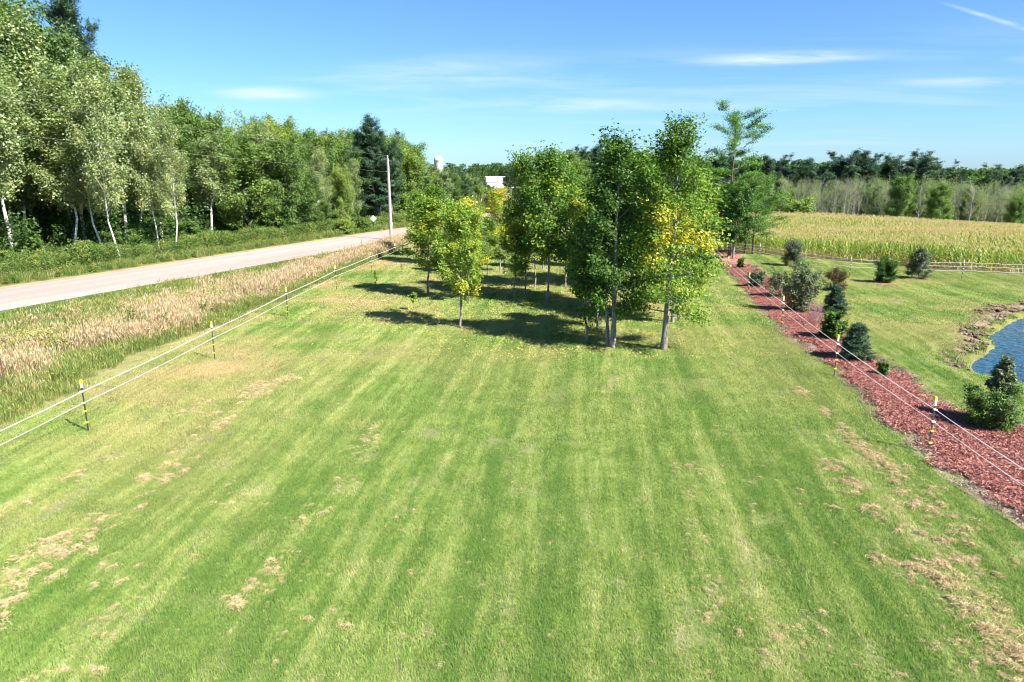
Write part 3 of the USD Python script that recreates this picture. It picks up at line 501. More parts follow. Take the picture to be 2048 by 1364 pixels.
# ------------------------------------------------------------------ plants with trunk and crown
def grow(parent, seed, H, trunk_r, bare, R, prof, nb, up0, up1, nt, nl, leaf, mats, tw=.5, sig=.12, tints=(.2, .45), bend=.02, stems=1, stem_gap=.2, tintf=None, flatz=1.0, nrm_up=.5, curl=.12, needles=False, crown_name='crown',
         trunk_sides=8, leader=True, branch_r=.32, wl=.62, lean=(0, 0), tmax=.97, twig_tubes=False):
    """trunk(s), limbs and leaves as three meshes under parent"""
    r = np.random.default_rng(seed); tr, br, lf = MB(), MB(), MB()
    trunks = []
    for s in range(stems):
        hs = H * (1 if s == 0 else r.uniform(.8, .95)); o = V(0, 0, 0) if s == 0 else V(stem_gap * math.cos(s * 2.2), stem_gap * math.sin(s * 2.2), 0)
        t = np.linspace(0, 1, 9); wv = np.cumsum(r.normal(0, bend, (9, 2)), 0) * hs * .5; wv -= wv[0]
        pts = np.column_stack([o[0] * (1 + 1.5 * t) + wv[:, 0] + lean[0] * t * hs, o[1] * (1 + 1.5 * t) + wv[:, 1] + lean[1] * t * hs, t * hs * .985])
        rad = trunk_r * (1 if s == 0 else .7) * np.where(t < .04, 1.25, (1 - t) ** .8 * .95 + .06)
        pts[0, 2] -= .12
        tr.tube(pts, rad, trunk_sides); trunks.append((pts, hs, rad))
    C, D, TT, RR, HS = [], [], [], [], []
    for i in range(nb):
        pts, hs, rad = trunks[i % stems]
        t = bare + (tmax - bare) * ((i + r.random()) / nb) ** 1.0
        base = np.array([np.interp(t, np.linspace(0, 1, 9), pts[:, k]) for k in range(3)])
        rel = (t - bare) / (1 - bare); az = i * 2.399 + r.normal(0, .4); e = up0 + (up1 - up0) * rel + r.normal(0, .12)
        d = V(math.cos(az) * math.cos(e), math.sin(az) * math.cos(e), math.sin(e)); L = R * prof(rel) * r.uniform(.65, 1.15) / max(.45, math.cos(e))
        L = max(L, .12)
        ss_ = np.linspace(0, 1, 4); bp = base + d * (ss_ * L)[:, None] + V(0, 0, curl) * (ss_ ** 2 * L)[:, None]
        br.tube(bp, np.maximum(trunk_r * branch_r * (1 - rel * .6) * np.array([1, .75, .5, .25]), .006), 4 if trunk_sides > 5 else 3, cap=False)
        m = max(2, int(round(nt * (.5 + .5 * min(1.5, L / R)))))
        s = r.uniform(.22, 1.0, m) ** .8; s[-1] = 1.0
        b0 = np.stack([np.interp(s, ss_, bp[:, k]) for k in range(3)], 1); td = norm(d + r.normal(0, .75, (m, 3)) * V(1, 1, .7 * flatz) + V(0, 0, curl)); tl = tw * r.uniform(.5, 1.25, m)
        if twig_tubes:
            for q in range(m): br.tube([b0[q], b0[q] + td[q] * tl[q]], [max(.005, trunk_r * .12), .003], 3, cap=False)
        C.append(b0); D.append(td); TT.append(tl); RR.append(np.full(m, az)); HS.append(np.full(m, hs))
    if leader:
        for pts, hs, rad in trunks:
            m = 9; C.append(np.stack([np.interp(np.linspace(.80, .99, m), np.linspace(0, 1, 9), pts[:, k]) for k in range(3)], 1)); D.append(norm(r.normal(0, .28, (m, 3)) + V(0, 0, 1))); TT.append(tw * r.uniform(.7, 1.5, m)); RR.append(np.zeros(m)); HS.append(np.full(m, hs))
    C, D, TT = np.vstack(C), np.vstack(D), np.concatenate(TT)
    c = None
    if nl:
        n = len(C) * nl; k = np.repeat(np.arange(len(C)), nl); s = r.uniform(0, 1.05, n)
        c = C[k] + D[k] * (TT[k] * s)[:, None] + r.normal(0, sig, (n, 3)) * V(1, 1, flatz)
        out = c - V(0, 0, H * .45); out[:, 2] *= .4; out = norm(out)
        nr = norm(V(0, 0, nrm_up) + out * .35 + r.normal(0, .5, (n, 3)))
        if needles: ax = norm(D[k] + r.normal(0, .7, (n, 3)))
        else: ax = r.normal(0, 1, (n, 3)) + out * .6 - V(0, 0, .35)
        ti = r.uniform(tints[0], tints[1], len(C))[k]
        if tintf is not None: ti = tintf(c, ti)
        ok = c[:, 2] > .05
        c, nr, ax, ti = c[ok], nr[ok], ax[ok], ti[ok]; sz = leaf * r.uniform(.65, 1.25, len(c))
    q = c if c is not None else np.vstack(br.v); ax0 = V(lean[0], lean[1]) * .6 * H
    kz, kx = H / np.percentile(q[:, 2], 99.7), R / np.percentile(np.hypot(*(q[:, :2] - ax0).T), 96)
    K3 = V(kx, kx, kz)
    tr.v = [v * V(1, 1, kz) for v in tr.v]; br.v = [v * K3 for v in br.v]
    tr.build('trunk', mats[0], parent, smooth=True); br.build('branches', mats[1], parent, smooth=True)
    if nl:
        lf.leaves(c * K3, nr, ax, sz, sz * wl, np.clip(ti, 0, 1))
        lf.build(crown_name, mats[2], parent, tinted=True)
    return parent
oval = lambda t: (math.sin(math.pi * min(1, .14 + .86 * t) ** .75)) ** .8 if t < .98 else .12
upright = lambda t: max(.10, min(1, .6 + 1.5 * t) * (1 - t) ** .72)
roundp = lambda t: max(.1, math.sqrt(max(0, 1 - (1.7 * t - .7) ** 2)))
cone = lambda t: max(.04, (1 - t) ** .85)
layer = lambda t: max(.2, (1 - t) ** .6 * (.65 + .35 * math.sin(t * 31)))

K = {}
def make(name, *a, **k):
    K[name] = grow(kind(name), *a, **k)
BK = (MT['bark'], MT['bark'], MT['maple']); BY = (MT['bark'], MT['bark'], MT['yellow'])
blotch = lambda amp, sc, seed, cut=.5: (lambda c, t: t + amp * np.clip((fbm(c * sc, 3, seed) - cut) * 4, 0, 1))
# young maples, 5.5 m
make('maple_a', 1, 5.5, .042, .24, 1.05, upright, 34, .6, 1.2, 8, 37, .115, BK, tw=.45, sig=.11, tints=(.28, .68), tintf=blotch(.2, .9, 3, .5), bend=.014)
make('maple_b', 2, 5.5, .042, .24, 1.0, upright, 32, .6, 1.2, 8, 36, .115, BY, tw=.45, sig=.11, tints=(.32, .72), tintf=blotch(.24, .9, 5, .5), bend=.014)
make('maple_c', 3, 5.5, .042, .28, 1.05, upright, 34, .5, 1.15, 8, 37, .115, BK, tw=.5, sig=.12, tints=(.18, .58), tintf=blotch(.3, .7, 7, .55), bend=.02)
make('maple_d', 4, 5.5, .04, .26, .9, oval, 30, .6, 1.2, 8, 36, .11, BY, tw=.4, sig=.1, tints=(.48, .84), tintf=blotch(.2, 1.1, 9, .45), bend=.012)
make('sapling', 5, 1.5, .018, .45, .35, oval, 10, .8, 1.1, 4, 14, .12, BY, tw=.15, sig=.05, tints=(.3, .8), trunk_sides=5)
make('whip', 6, 1.9, .018, .25, .16, oval, 8, .9, 1.2, 3, 6, .10, BY, tw=.1, sig=.04, tints=(.3, .7), trunk_sides=5)
# forest kinds, 12 m
AS = (MT['birch_bark'], MT['birch_bark'], MT['aspen'])
make('aspen_a', 10, 12, .13, .30, 2.3, oval, 34, .55, 1.1, 9, 58, .175, AS, tw=.85, sig=.27, tints=(.1, .75), bend=.018, wl=.75)
make('aspen_b', 11, 12, .12, .36, 2.0, oval, 30, .6, 1.1, 9, 58, .175, AS, tw=.85, sig=.27, tints=(.15, .85), bend=.022, wl=.75, lean=(.06, 0))
make('aspen_c', 12, 12, .10, .22, 1.9, upright, 34, .6, 1.1, 9, 58, .175, AS, tw=.8, sig=.26, tints=(.2, .9), bend=.02, wl=.75, lean=(.04, .03))
make('aspen_sparse', 23, 12, .075, .30, 1.9, oval, 32, .5, 1.1, 9, 40, .165, AS, tw=.8, sig=.26, tints=(.25, .95), bend=.02, wl=.75, lean=(.05, .0), branch_r=.38)
FB = (MT['dark_bark'], MT['dark_bark'], MT['forest'])
make('broad_a', 13, 11, .17, .10, 3.2, roundp, 46, .35, 1.1, 10, 52, .20, FB, tw=1.0, sig=.28, tints=(.1, .5), wl=.7)
make('broad_b', 14, 11, .16, .14, 2.9, oval, 42, .4, 1.15, 10, 52, .20, FB, tw=1.0, sig=.27, tints=(.2, .62), wl=.7)
make('broad_yellow', 15, 10, .15, .14, 3.1, roundp, 44, .4, 1.1, 10, 52, .20, FB, tw=.95, sig=.27, tints=(.36, .64), wl=.7)
make('broad_rust', 16, 11, .16, .15, 2.7, roundp, 42, .4, 1.1, 10, 52, .20, (MT['dark_bark'], MT['grey_bark'], MT['forest']), tw=.95, sig=.28, tints=(.38, .92), wl=.7)
PN = (MT['dark_bark'], MT['dark_bark'], MT['pine'])
make('pine_a', 17, 14, .22, .14, 3.0, lambda t: layer(t) * 1.0, 60, .05, .8, 12, 60, .40, PN, tw=.75, sig=.20, tints=(.1, .9), flatz=.45, needles=True, wl=.13, nrm_up=.6, curl=.2)
make('pine_b', 18, 14, .22, .30, 3.1, lambda t: .4 + .8 * math.sin(math.pi * (t * .8 + .1)) * (.75 + .25 * math.sin(t * 25)), 48, .1, .75, 13, 62, .40, PN, tw=.85, sig=.22, tints=(.1, .9), flatz=.4, needles=True, wl=.13, nrm_up=.6, curl=.25)
GB = (MT['grey_bark'], MT['grey_bark'], MT['forest'])
make('bare_a', 19, 11, .11, .30, 2.0, oval, 30, .7, 1.2, 8, 0, .2, GB, tw=1.1, trunk_sides=6, twig_tubes=True)
make('bare_b', 20, 11, .11, .25, 2.2, oval, 30, .65, 1.2, 8, 4, .2, GB, tw=1.1, sig=.3, tints=(.3, .8), trunk_sides=6, twig_tubes=True)
make('bush_green', 21, 2.2, .03, .02, 1.25, roundp, 26, .5, 1.2, 7, 26, .16, FB, tw=.4, sig=.14, tints=(.15, .55), trunk_sides=5, wl=.6)
make('bush_yellow', 22, 2.2, .03, .02, 1.15, roundp, 24, .5, 1.2, 7, 26, .15, FB, tw=.4, sig=.14, tints=(.5, .85), trunk_sides=5, wl=.6)

# ---- the orchard of young maples (photo row/column of the foot, row of the top, kind, width factor, label)
def plant(kd, H0, foot, top, name, label, cat='tree', w=1.0, group=None, rz=None, sink=0.0):
    p = at(*foot); h = tall(p, top); s = h / H0
    return dup(K[kd], name, label, cat, p, rng.uniform(0, 6.28) if rz is None else rz, (s * w, s * w, s), group)
def unique(name, label, foot, seed, H, **k):
    p = at(*foot); t = thing(name, label, 'tree', p); grow(t, seed, H, **k); return t

p = at(1327, 700); h = tall(p, 236)
unique('maple_tree', 'tall maple with yellow patched crown, nearest tree on the right of the grove', (1327, 700), 31, h, trunk_r=.115, bare=.17, R=1.62, prof=lambda t: max(.12, min(1, .8 + .9 * t) * (1 - t) ** .58), nb=58, up0=.0, up1=1.2, nt=8, nl=40, leaf=.12,
       mats=BK, tw=.55, sig=.14, tints=(.16, .54), bend=.008, branch_r=.26,
       tintf=lambda c, t: t + .60 * np.clip((fbm(c * 1.1, 3, 12) - .30) * 4, 0, 1) * np.exp(-((c[:, 2] - h * .54) / (h * .22)) ** 2) * np.clip(.95 - .35 * c[:, 1], 0, 1) + .15 * (c[:, 2] < h * .35))
p = at(1226, 696); h = tall(p, 262)
unique('maple_tree', 'tall dark green maple with a forked double trunk in the middle of the grove', (1226, 696), 32, h, trunk_r=.10, bare=.18, R=1.55, prof=lambda t: max(.12, min(1, .75 + 1.0 * t) * (1 - t) ** .62), nb=60, up0=.1, up1=1.2, nt=8, nl=42, leaf=.125,
       mats=BK, tw=.52, sig=.14, tints=(.04, .44), bend=.008, stems=2, stem_gap=.28, branch_r=.25, tintf=lambda c, t: t + .5 * np.clip((fbm(c * .8, 3, 22) - .6) * 5, 0, 1))
p = at(1172, 682); h = tall(p, 455)
unique('maple_tree', 'small maple with a thin crooked trunk just left of the forked dark maple', (1172, 682), 33, h, trunk_r=.05, bare=.32, R=.95, prof=oval, nb=24, up0=.5, up1=1.1, nt=6, nl=22, leaf=.15, mats=BY, tw=.42, sig=.11, tints=(.25, .7), bend=.035)
p = at(919, 656); h = tall(p, 402)
unique('maple_tree', 'slim yellow green maple alone at the front left of the grove', (919, 656), 34, h, trunk_r=.05, bare=.24, R=1.12, prof=oval, nb=38, up0=.5, up1=1.2, nt=8, nl=36, leaf=.11, mats=BY, tw=.45, sig=.12, tints=(.52, .84), bend=.01, tintf=lambda c, t: t + .14 * (c[:, 2] < h * .42))
GR = 'young maples in the grove'
for kd, foot, top, w, lab in [
    ('maple_d', (938, 604), 398, 1.25, 'young yellow green maple standing right behind the slim front left maple'),
    ('maple_b', (857, 588), 392, 1.45, 'slim olive green maple at the left side of the grove, second from the front'),
    ('maple_a', (838, 512), 384, 1.15, 'green maple at the far left corner of the grove beside the rope fence'),
    ('maple_a', (872, 528), 368, 1.15, 'green maple behind the yellowish pair on the left of the grove'),
    ('maple_d', (1000, 545), 376, 1.2, 'pale yellow green maple standing alone mid grove in front of the distant road'),
    ('maple_b', (974, 552), 432, 1.2, 'low yellowish maple half hidden beside the pale mid grove maple'),
    ('maple_b', (1030, 597), 405, 1.1, 'maple with a bowed trunk in the middle of the grove'),
    ('maple_a', (1050, 590), 304, .8, 'tall spire topped green maple left of the forked dark maple'),
    ('maple_a', (1094, 604), 296, 1.0, 'tall bright green maple touching the left side of the forked dark maple'),
    ('maple_d', (1070, 577), 382, 1.1, 'maple with yellow flecks behind the bowed trunk'),
    ('maple_a', (1130, 575), 330, 1.1, 'green maple behind the bright green one, left of the dark crown'),
    ('maple_c', (1195, 657), 430, 1.2, 'small maple with thin grey trunk between the crooked maple and the forked one'),
    ('maple_d', (1160, 600), 400, 1.1, 'yellow mottled maple behind the small crooked maple'),
    ('maple_c', (1265, 627), 290, 1.4, 'dark maple half hidden between the two largest maples'),
    ('maple_a', (1345, 645), 320, 1.3, 'maple whose trunk shows just right of the yellow patched maple'),
    ('maple_a', (1240, 570), 330, 1.4, 'maple hidden behind the forked dark maple'),
    ('maple_c', (1300, 580), 330, 1.5, 'maple hidden behind the yellow patched maple'),
    ('maple_a', (1375, 560), 350, 1.2, 'maple at the right rear of the grove near the mulch bed'),
    ('maple_b', (905, 545), 440, 1.3, 'short olive maple low behind the front left maple'),
    ('maple_d', (1085, 540), 400, 1.2, 'yellow green maple far back in the centre of the grove'),
    ('maple_c', (1170, 535), 380, 1.2, 'green maple far back behind the forked dark maple'),
    ('maple_a', (1015, 520), 420, 1.2, 'small far maple at the back of the grove beside the road'),
    ('maple_b', (930, 515), 425, 1.2, 'small far olive maple at the left back of the grove'),
]: plant(kd, 5.5, foot, top, 'maple_tree', lab, w=w)
for kd, h0, foot, top, lab in [('sapling', 1.5, (828, 622), 585, 'tiny round headed sapling at the front left edge of the grove'), ('whip', 1.9, (753, 583), 540, 'leafless looking whip of a sapling beside the left rope fence'), ('whip', 1.9, (804, 553), 528, 'thin whip sapling on the lawn left of the grove'),
                               ('sapling', 1.5, (880, 548), 520, 'tiny sapling under the left maples'), ('whip', 1.9, (1008, 560), 520, 'thin whip sapling in front of the pale mid grove maple')]:
    plant(kd, h0, foot, top, 'maple_sapling', lab, 'sapling')

# ---- trees at the far end of the mulch bed
LC = (MT['dark_bark'], MT['bark'], MT['locust'])
p = at(1458, 515); h = tall(p, 207)
unique('locust_tree', 'tall airy locust rising above all others at the end of the mulch bed', (1458, 515), 41, h, trunk_r=.14, bare=.42, R=2.9, prof=lambda t: .6 + .4 * math.sin(math.pi * t), nb=22, up0=.1, up1=.75, nt=20, nl=44, leaf=.15, mats=LC, tw=.75, sig=.22, tints=(.3, .9), flatz=.3, bend=.012, wl=.4, curl=.05, leader=True, branch_r=.3)
p = at(1505, 509); h = tall(p, 345)
unique('locust_tree', 'spreading bright green locust rightmost of the group at the mulch bed end', (1505, 509), 42, h, trunk_r=.12, bare=.28, R=2.7, prof=lambda t: .45 + .6 * math.sin(math.pi * min(1, t * .9 + .1)), nb=30, up0=.1, up1=.8, nt=11, nl=36, leaf=.15, mats=LC, tw=.8, sig=.24, tints=(.2, .8), flatz=.4, bend=.012, wl=.4, curl=.05)
p = at(1492, 510); h = tall(p, 352)
unique('locust_tree', 'lighter locust close behind the dark round maple at the end of the mulch bed', (1490, 508), 43, h, trunk_r=.10, bare=.32, R=2.3, prof=roundp, nb=26, up0=.2, up1=.9, nt=10, nl=34, leaf=.15, mats=LC, tw=.8, sig=.24, tints=(.3, .9), flatz=.45, bend=.012, wl=.4, curl=.05)
p = at(1466, 519); h = tall(p, 362)
unique('maple_tree', 'dark green round headed maple standing on the end of the mulch bed', (1466, 519), 44, h, trunk_r=.10, bare=.26, R=1.75, prof=roundp, nb=44, up0=.4, up1=1.1, nt=8, nl=32, leaf=.17, mats=(MT['bark'], MT['bark'], MT['locust']), tw=.55, sig=.16, tints=(.0, .4), bend=.01)
plant('maple_c', 5.5, (1444, 500), 380, 'maple_tree', 'maple behind the mulch bed end, left of the dark round one', w=1.5)

# ---- shrubs of the bed and yard
def shrub(name, label, foot, top, width, seed, mats, cat='shrub', prof=roundp, **k):
    p = at(*foot); h = tall(p, top); R = span(p, width) / 2
    d = dict(trunk_r=.03, bare=.03, nb=34, up0=.35, up1=1.25, nt=7, nl=24, leaf=.10, tw=R * .35, sig=R * .10, trunk_sides=5, bend=.02); d.update(k)
    t = thing(name, label, cat, p); grow(t, seed, h, R=R * .82, prof=prof, mats=mats, **d); return t
SV = (MT['twig'], MT['twig'], MT['silver']); WG = (MT['twig'], MT['twig'], MT['forest']); SPM = (MT['dark_bark'], MT['dark_bark'], MT['spruce'])
spr = dict(needles=True, wl=.2, leaf=.11, nt=11, nl=26, nb=95, up0=-.05, up1=.6, flatz=.5, curl=.06, tints=(.05, .9), prof=cone, tw=.16, sig=.05)
shrub('shrub', 'large grey green shrub with bright leaves at its top beside the third rope post', (1598, 626), 528, 74, 51, SV, stems=4, stem_gap=.25, tints=(.2, .8), tintf=None, nb=46)
shrub('shrub', 'twiggy reddish grey shrub left behind the large grey green one', (1556, 597), 532, 66, 52, (MT['purple_twig'], MT['purple_twig'], MT['silver']), stems=5, stem_gap=.25, nl=9, tints=(0, .6), twig_tubes=True)
shrub('shrub', 'bright green leafy bush rising behind the large grey green shrub', (1602, 598), 522, 52, 53, (MT['twig'], MT['twig'], MT['locust']), bare=.3, tints=(.4, 1), nl=20)
shrub('shrub', 'low grey green mound shrub nearest the far end of the mulch bed', (1510, 575), 541, 44, 54, SV, tints=(.1, .6))
shrub('bare_shrub', 'leafless purplish twig shrub between the grey green shrub and the round bush', (1630, 652), 597, 46, 55, (MT['purple_twig'],) * 3, nl=0, twig_tubes=True, stems=6, stem_gap=.18, nt=9, tw=.4, up0=.9, up1=1.3, trunk_r=.018)
shrub('spruce', 'small blue green spruce behind the leafless twig shrub', (1668, 629), 571, 54, 56, SPM, cat='spruce', **spr)
shrub('shrub', 'round glossy green bush behind the second rope post', (1662, 681), 622, 54, 57, (MT['twig'], MT['twig'], MT['maple']), tints=(.05, .65), nl=30, leaf=.11)
shrub('spruce', 'dark green spruce with a thin leader to the right of the second rope post', (1710, 722), 648, 70, 58, SPM, cat='spruce', **{**spr, 'nb': 110, 'prof': lambda t: max(.05, (1 - t) ** .9 if t < .75 else .08)})
shrub('shrub', 'small leafy plant alone in the mulch right of the dark spruce', (1762, 755), 726, 24, 59, (MT['twig'], MT['twig'], MT['locust']), tints=(.1, .6), nb=16, leaf=.11, nl=14)
shrub('shrub', 'wide dark leafy shrub at the right edge of the mulch bed, below the pond', (1980, 858), 776, 122, 60, (MT['twig'], MT['twig'], MT['forest']), stems=4, stem_gap=.2, nb=90, nt=9, nl=40, leaf=.06, tints=(.15, .7), up0=.1, up1=1.0, twig_tubes=True)
shrub('shrub', 'narrow silvery leaved shrub standing up out of the wide shrub at the right edge', (1988, 850), 716, 50, 66, SV, bare=.45, nb=44, nl=18, leaf=.10, tints=(.1, .9), up0=.7, up1=1.3, twig_tubes=True, prof=lambda t: max(.12, 1 - t))
shrub('shrub', 'reddish brown spreading shrub on the yard lawn behind the spruces', (1672, 582), 534, 62, 61, (MT['purple_twig'], MT['purple_twig'], MT['rust']), stems=4, tints=(.1, .8), needles=True, wl=.3, up0=.5)
shrub('pine_shrub', 'compact dark green pine on a mulch ring in the yard', (1770, 566), 515, 46, 62, (MT['dark_bark'], MT['dark_bark'], MT['locust']), needles=True, wl=.2, leaf=.15, nl=60, tints=(.0, .35), sig=.1)
shrub('shrub', 'loose grey green upright shrub rightmost of the yard, before the corn', (1838, 558), 495, 54, 63, (MT['twig'], MT['twig'], MT['silver']), needles=True, wl=.22, leaf=.2, tints=(0, .5), stems=3, twig_tubes=True, prof=upright)
shrub('shrub', 'grey green feathery shrub leftmost of the yard, before the corn', (1588, 533), 480, 52, 64, (MT['twig'], MT['twig'], MT['silver']), needles=True, wl=.22, leaf=.2, tints=(0, .5), stems=3, twig_tubes=True, prof=upright)
shrub('shrub', 'tiny round dark green bush at the far end of the mulch bed', (1480, 538), 517, 16, 65, (MT['twig'], MT['twig'], MT['locust']), tints=(0, .3), nb=20, leaf=.12)
def disc(foot, rx, label):
    p = at(*foot); b = MB(); n = 28; an = np.arange(n) * 2 * np.pi / n
    pts = [p[:2]] ; rr = [.35, .7, 1.0]; vs = [(p[0], p[1], float(height(p[0], p[1])) + .06)]
    for q in rr:
        x, y = p[0] + np.cos(an) * rx * q * (1 + .1 * np.sin(3 * an)), p[1] + np.sin(an) * rx * q * (1 + .1 * np.cos(2 * an)); z = height(x, y) + .012 + .05 * (1 - q)
        vs += list(zip(x, y, z))
    f = [[0, 1 + k, 1 + (k + 1) % n] for k in range(n)]
    for m in range(2):
        o = 1 + m * n; f += [t for k in range(n) for t in ([o + k, o + n + k, o + n + (k + 1) % n], [o + k, o + n + (k + 1) % n, o + (k + 1) % n])]
    b.add(vs, f); structure(tag(b.build('mulch_ring', MT['mulch'], smooth=True), label))
disc((1772, 567), 1.05, 'mulch ring under the compact pine'); disc((1840, 559), .9, 'mulch ring under the right upright shrub'); disc((1597, 534), 1.3, 'mulch ring under the left feathery shrub'); disc((1676, 584), 1.0, 'mulch ring under the reddish shrub')

# ------------------------------------------------------------------ rope fences
def post(foot, label, group, rz=0.0, h=1.38, rust=False):
    p = foot if len(foot) == 3 else at(*foot); t = thing('fence_post', label, 'fence post', p, rz, group)
    b = MB(); b.box((0, 0, h / 2 - .1), (.034, .006, h + .2 - .04)); b.box((0, .017, h / 2 - .1), (.006, .034, h + .2 - .04)); b.build('post', MT['post_green'], t)
    b = MB(); b.box((0, .008, h - .025), (.058, .05, .075)); b.box((0, .008, h + .018), (.04, .036, .02)); b.build('cap', MT['yellow_plastic'], t)
    b = MB(); b.box((0, .008, h - .125), (.042, .045, .12)); b.build('sleeve', MT['white_plastic'], t)
    for z, mt, nm in ((1.10, MT['white_plastic'], 'insulator'), (.80, MT['white_plastic'], 'insulator'), (.57, MT['yellow_plastic'], 'insulator'), (.27, MT['yellow_plastic'], 'insulator')):
        b = MB(); b.box((0, -.012, z), (.055, .04, .032)); b.box((.0, -.042, z), (.085, .02, .018)); b.build(nm, mt, t)
    return p
def rope(pts, name, label, rad, sag=.03):
    b = MB(); P = []
    for a, c in zip(pts[:-1], pts[1:]):
        for s in np.linspace(0, 1, 9)[:-1]: P.append(a + (c - a) * s - V(0, 0, sag * 4 * s * (1 - s)))
    P.append(pts[-1]); tag(b.tube(P, rad, 6).build(name, MT['rope'], smooth=True), label, 'rope')
ordn = ['first', 'second', 'third', 'fourth', 'fifth', 'sixth', 'seventh', 'eighth', 'ninth']
LF = [(177, 864), (430, 720), (576, 635), (673, 580), (743, 546), (791, 524), (829, 508)]
lp = [post(f, f'{ordn[i]} rope fence post from the viewer along the left side of the lawn', 'posts of the left rope fence') for i, f in enumerate(LF)]
lp = [lp[0] + (lp[0] - lp[1]) * k for k in (1.4, .7)] + lp
for q in lp[:2]: q[2] = float(height(q[0], q[1]))
lp += [V(-6.2, 66, 0), V(-4.5, 76, 0)]
for q in lp[-2:]: q[2] = float(height(q[0], q[1]))
post(lp[-2], 'eighth rope fence post from the viewer along the left side of the lawn', 'posts of the left rope fence'); post(lp[-1], 'farthest rope fence post on the left side, behind the maples', 'posts of the left rope fence')
for z, nm, rad in ((1.10, 'upper', .0080), (.80, 'lower', .0052)): rope([q + V(.0, -.06, z) for q in lp], 'fence_rope', f'{nm} white rope of the left fence', rad)
RF = [(1856, 906), (1668, 753), (1562, 656), (1496, 591), (1455, 550), (1427, 522)]
rp = [post(f, f'{ordn[i]} rope fence post from the viewer along the red mulch bed', 'posts of the mulch bed fence') for i, f in enumerate(RF)]
rp = [rp[0] + (rp[0] - rp[1]) * k for k in (1.5, .75)] + rp
for q in rp[:2]: q[2] = float(height(q[0], q[1]))
for z, nm, rad in ((1.10, 'upper', .0068), (.80, 'lower', .0052)): rope([q + V(.0, -.06, z) for q in rp], 'fence_rope', f'{nm} white rope of the mulch bed fence', rad)
FF = [(1420, 504), (1518, 519), (1699, 551), (1923, 559)]
fp = [at(*f) for f in FF]; fp += [V(47, 43, 0), V(58, 41, 0)]
for q in fp[-2:]: q[2] = float(height(q[0], q[1]))
for q, l in zip(fp[1:4], ('leftmost', 'middle', 'rightmost')): post(q, f'{l} of the three posts of the rope fence along the corn', 'posts of the corn side fence')
for z, nm in ((1.2, 'top'), (.95, 'middle'), (.65, 'bottom')): rope([q + V(0, -.06, z) for q in fp], 'fence_rope', f'{nm} white rope of the fence along the corn', .010, .06)
for (px, py), l in (((172, 700), 'rusty thin steel post in the dry grass near the white flowers'), ((12, 790), 'rusty thin steel post in the weeds at the left edge of the photo'), ((724, 508), 'rusty thin steel post in the dry grass near the utility pole')):
    p = at(px, py); t = thing('steel_post', l, 'steel post', p); b = MB(); b.tube([(0, 0, -.2), (.02, 0, 1.25)], .02, 5).build('stake', MT['post_rust'], t); MB().box((.02, 0, 1.0), (.05, .012, .03)).build('wire_clip', MT['post_rust'], t)

# ------------------------------------------------------------------ utility pole, wires, sign
p = at(783, 482); ph = tall(p, 316); t = thing('utility_pole', 'weathered grey wooden utility pole beside the gravel road', 'utility pole', p)
MB().tube([(0, 0, -.3), (-.02, 0, ph * .5), (-.05, 0, ph)], [.17, .145, .115], 12).build('pole', MT['pole_wood'], t, smooth=True)
b = MB(); b.tube([(-.05, 0, ph - .05), (-.05, 0, ph + .12)], [.03, .02], 8).tube([(-.05, 0, ph + .12), (-.05, 0, ph + .24)], [.06, .045], 8); b.build('top_insulator', MT['white_plastic'], t)
MB().box((.13, 0, 1.6), (.06, .16, .35)).build('sign_tag', MT['sign_metal'], t)
b = MB(); b.tube([(-.16, -.02, ph - 1.25), (-.24, -.02, ph - 1.25)], .035, 8); b.build('neutral_bracket', MT['sign_metal'], t)
def wire(a, c, label, sag, r=.006):
    s = np.linspace(0, 1, 40)[:, None]; P = a + (c - a) * s - V(0, 0, 1) * (sag * 4 * s * (1 - s)); tag(MB().tube(P, r, 4).build('power_wire', MT['wire']), label, 'wire')
wire(p + V(-.05, 0, ph + .22), V(-36, 2, 12.6), 'upper power wire running from the pole along the road to the left', .5)
wire(p + V(-.2, 0, ph - 1.25), V(-36, 2, 11.2), 'lower power wire running from the pole along the road to the left', .6)
p = at(748, 462); zc = tall(p, 437); t = thing('road_sign', 'diamond road sign seen from its bare metal back at the forest edge', 'road sign', p, -.1)
b = MB(); b.box((0, 0, (zc + .3) / 2 - .1), (.06, .06, zc + .5)); b.build('sign_post', MT['post_green'], t)
h_ = span(p, 14) / 2
b = MB(); e = .012; vv = [(0, h, z) for h in (0,) for z in (0,)]
q = np.array([(0, 0, -h_), (h_, 0, 0), (0, 0, h_), (-h_, 0, 0)]); v8 = np.vstack([q + V(0, -.045 - e, zc), q + V(0, -.045, zc)])
b.add(v8, [[0, 1, 2, 3], [4, 7, 6, 5], [0, 4, 5, 1], [1, 5, 6, 2], [2, 6, 7, 3], [3, 7, 4, 0]]); b.build('sign_plate', MT['sign_metal'], t)

# ------------------------------------------------------------------ farm on the horizon
def wpt(px, py, y):
    d = ray(px, py); s = y / d[1]; return V(d[0] * s, y, CAM_H + d[2] * s)
q = wpt(877, 311, 330); gz = float(height(q[0], q[1])); R = 2.1; hh = q[2] - gz
t = thing('silo', 'pale concrete silo with a white dome above the trees', 'silo', (q[0], q[1], gz))
MB().tube([(0, 0, 0), (0, 0, hh - R)], R, 24).build('silo_wall', MT['silo_wall'], t, smooth=False)
for k in range(7): MB().tube([(0, 0, 1 + k * (hh - R - 1.5) / 6.2), (0, 0, 1.15 + k * (hh - R - 1.5) / 6.2)], R + .06, 24).build('hoop', MT['silo_wall'], t)
an = np.linspace(0, np.pi / 2, 7); MB().tube([(0, 0, hh - R - .35), (0, 0, hh - R)] + [(0, 0, hh - R + R * math.sin(a_)) for a_ in an[1:]], [R + .15, R + .12] + [max(.02, (R + .1) * math.cos(a_)) for a_ in an[1:]], 24).build('dome', MT['white_paint'], t, smooth=True)
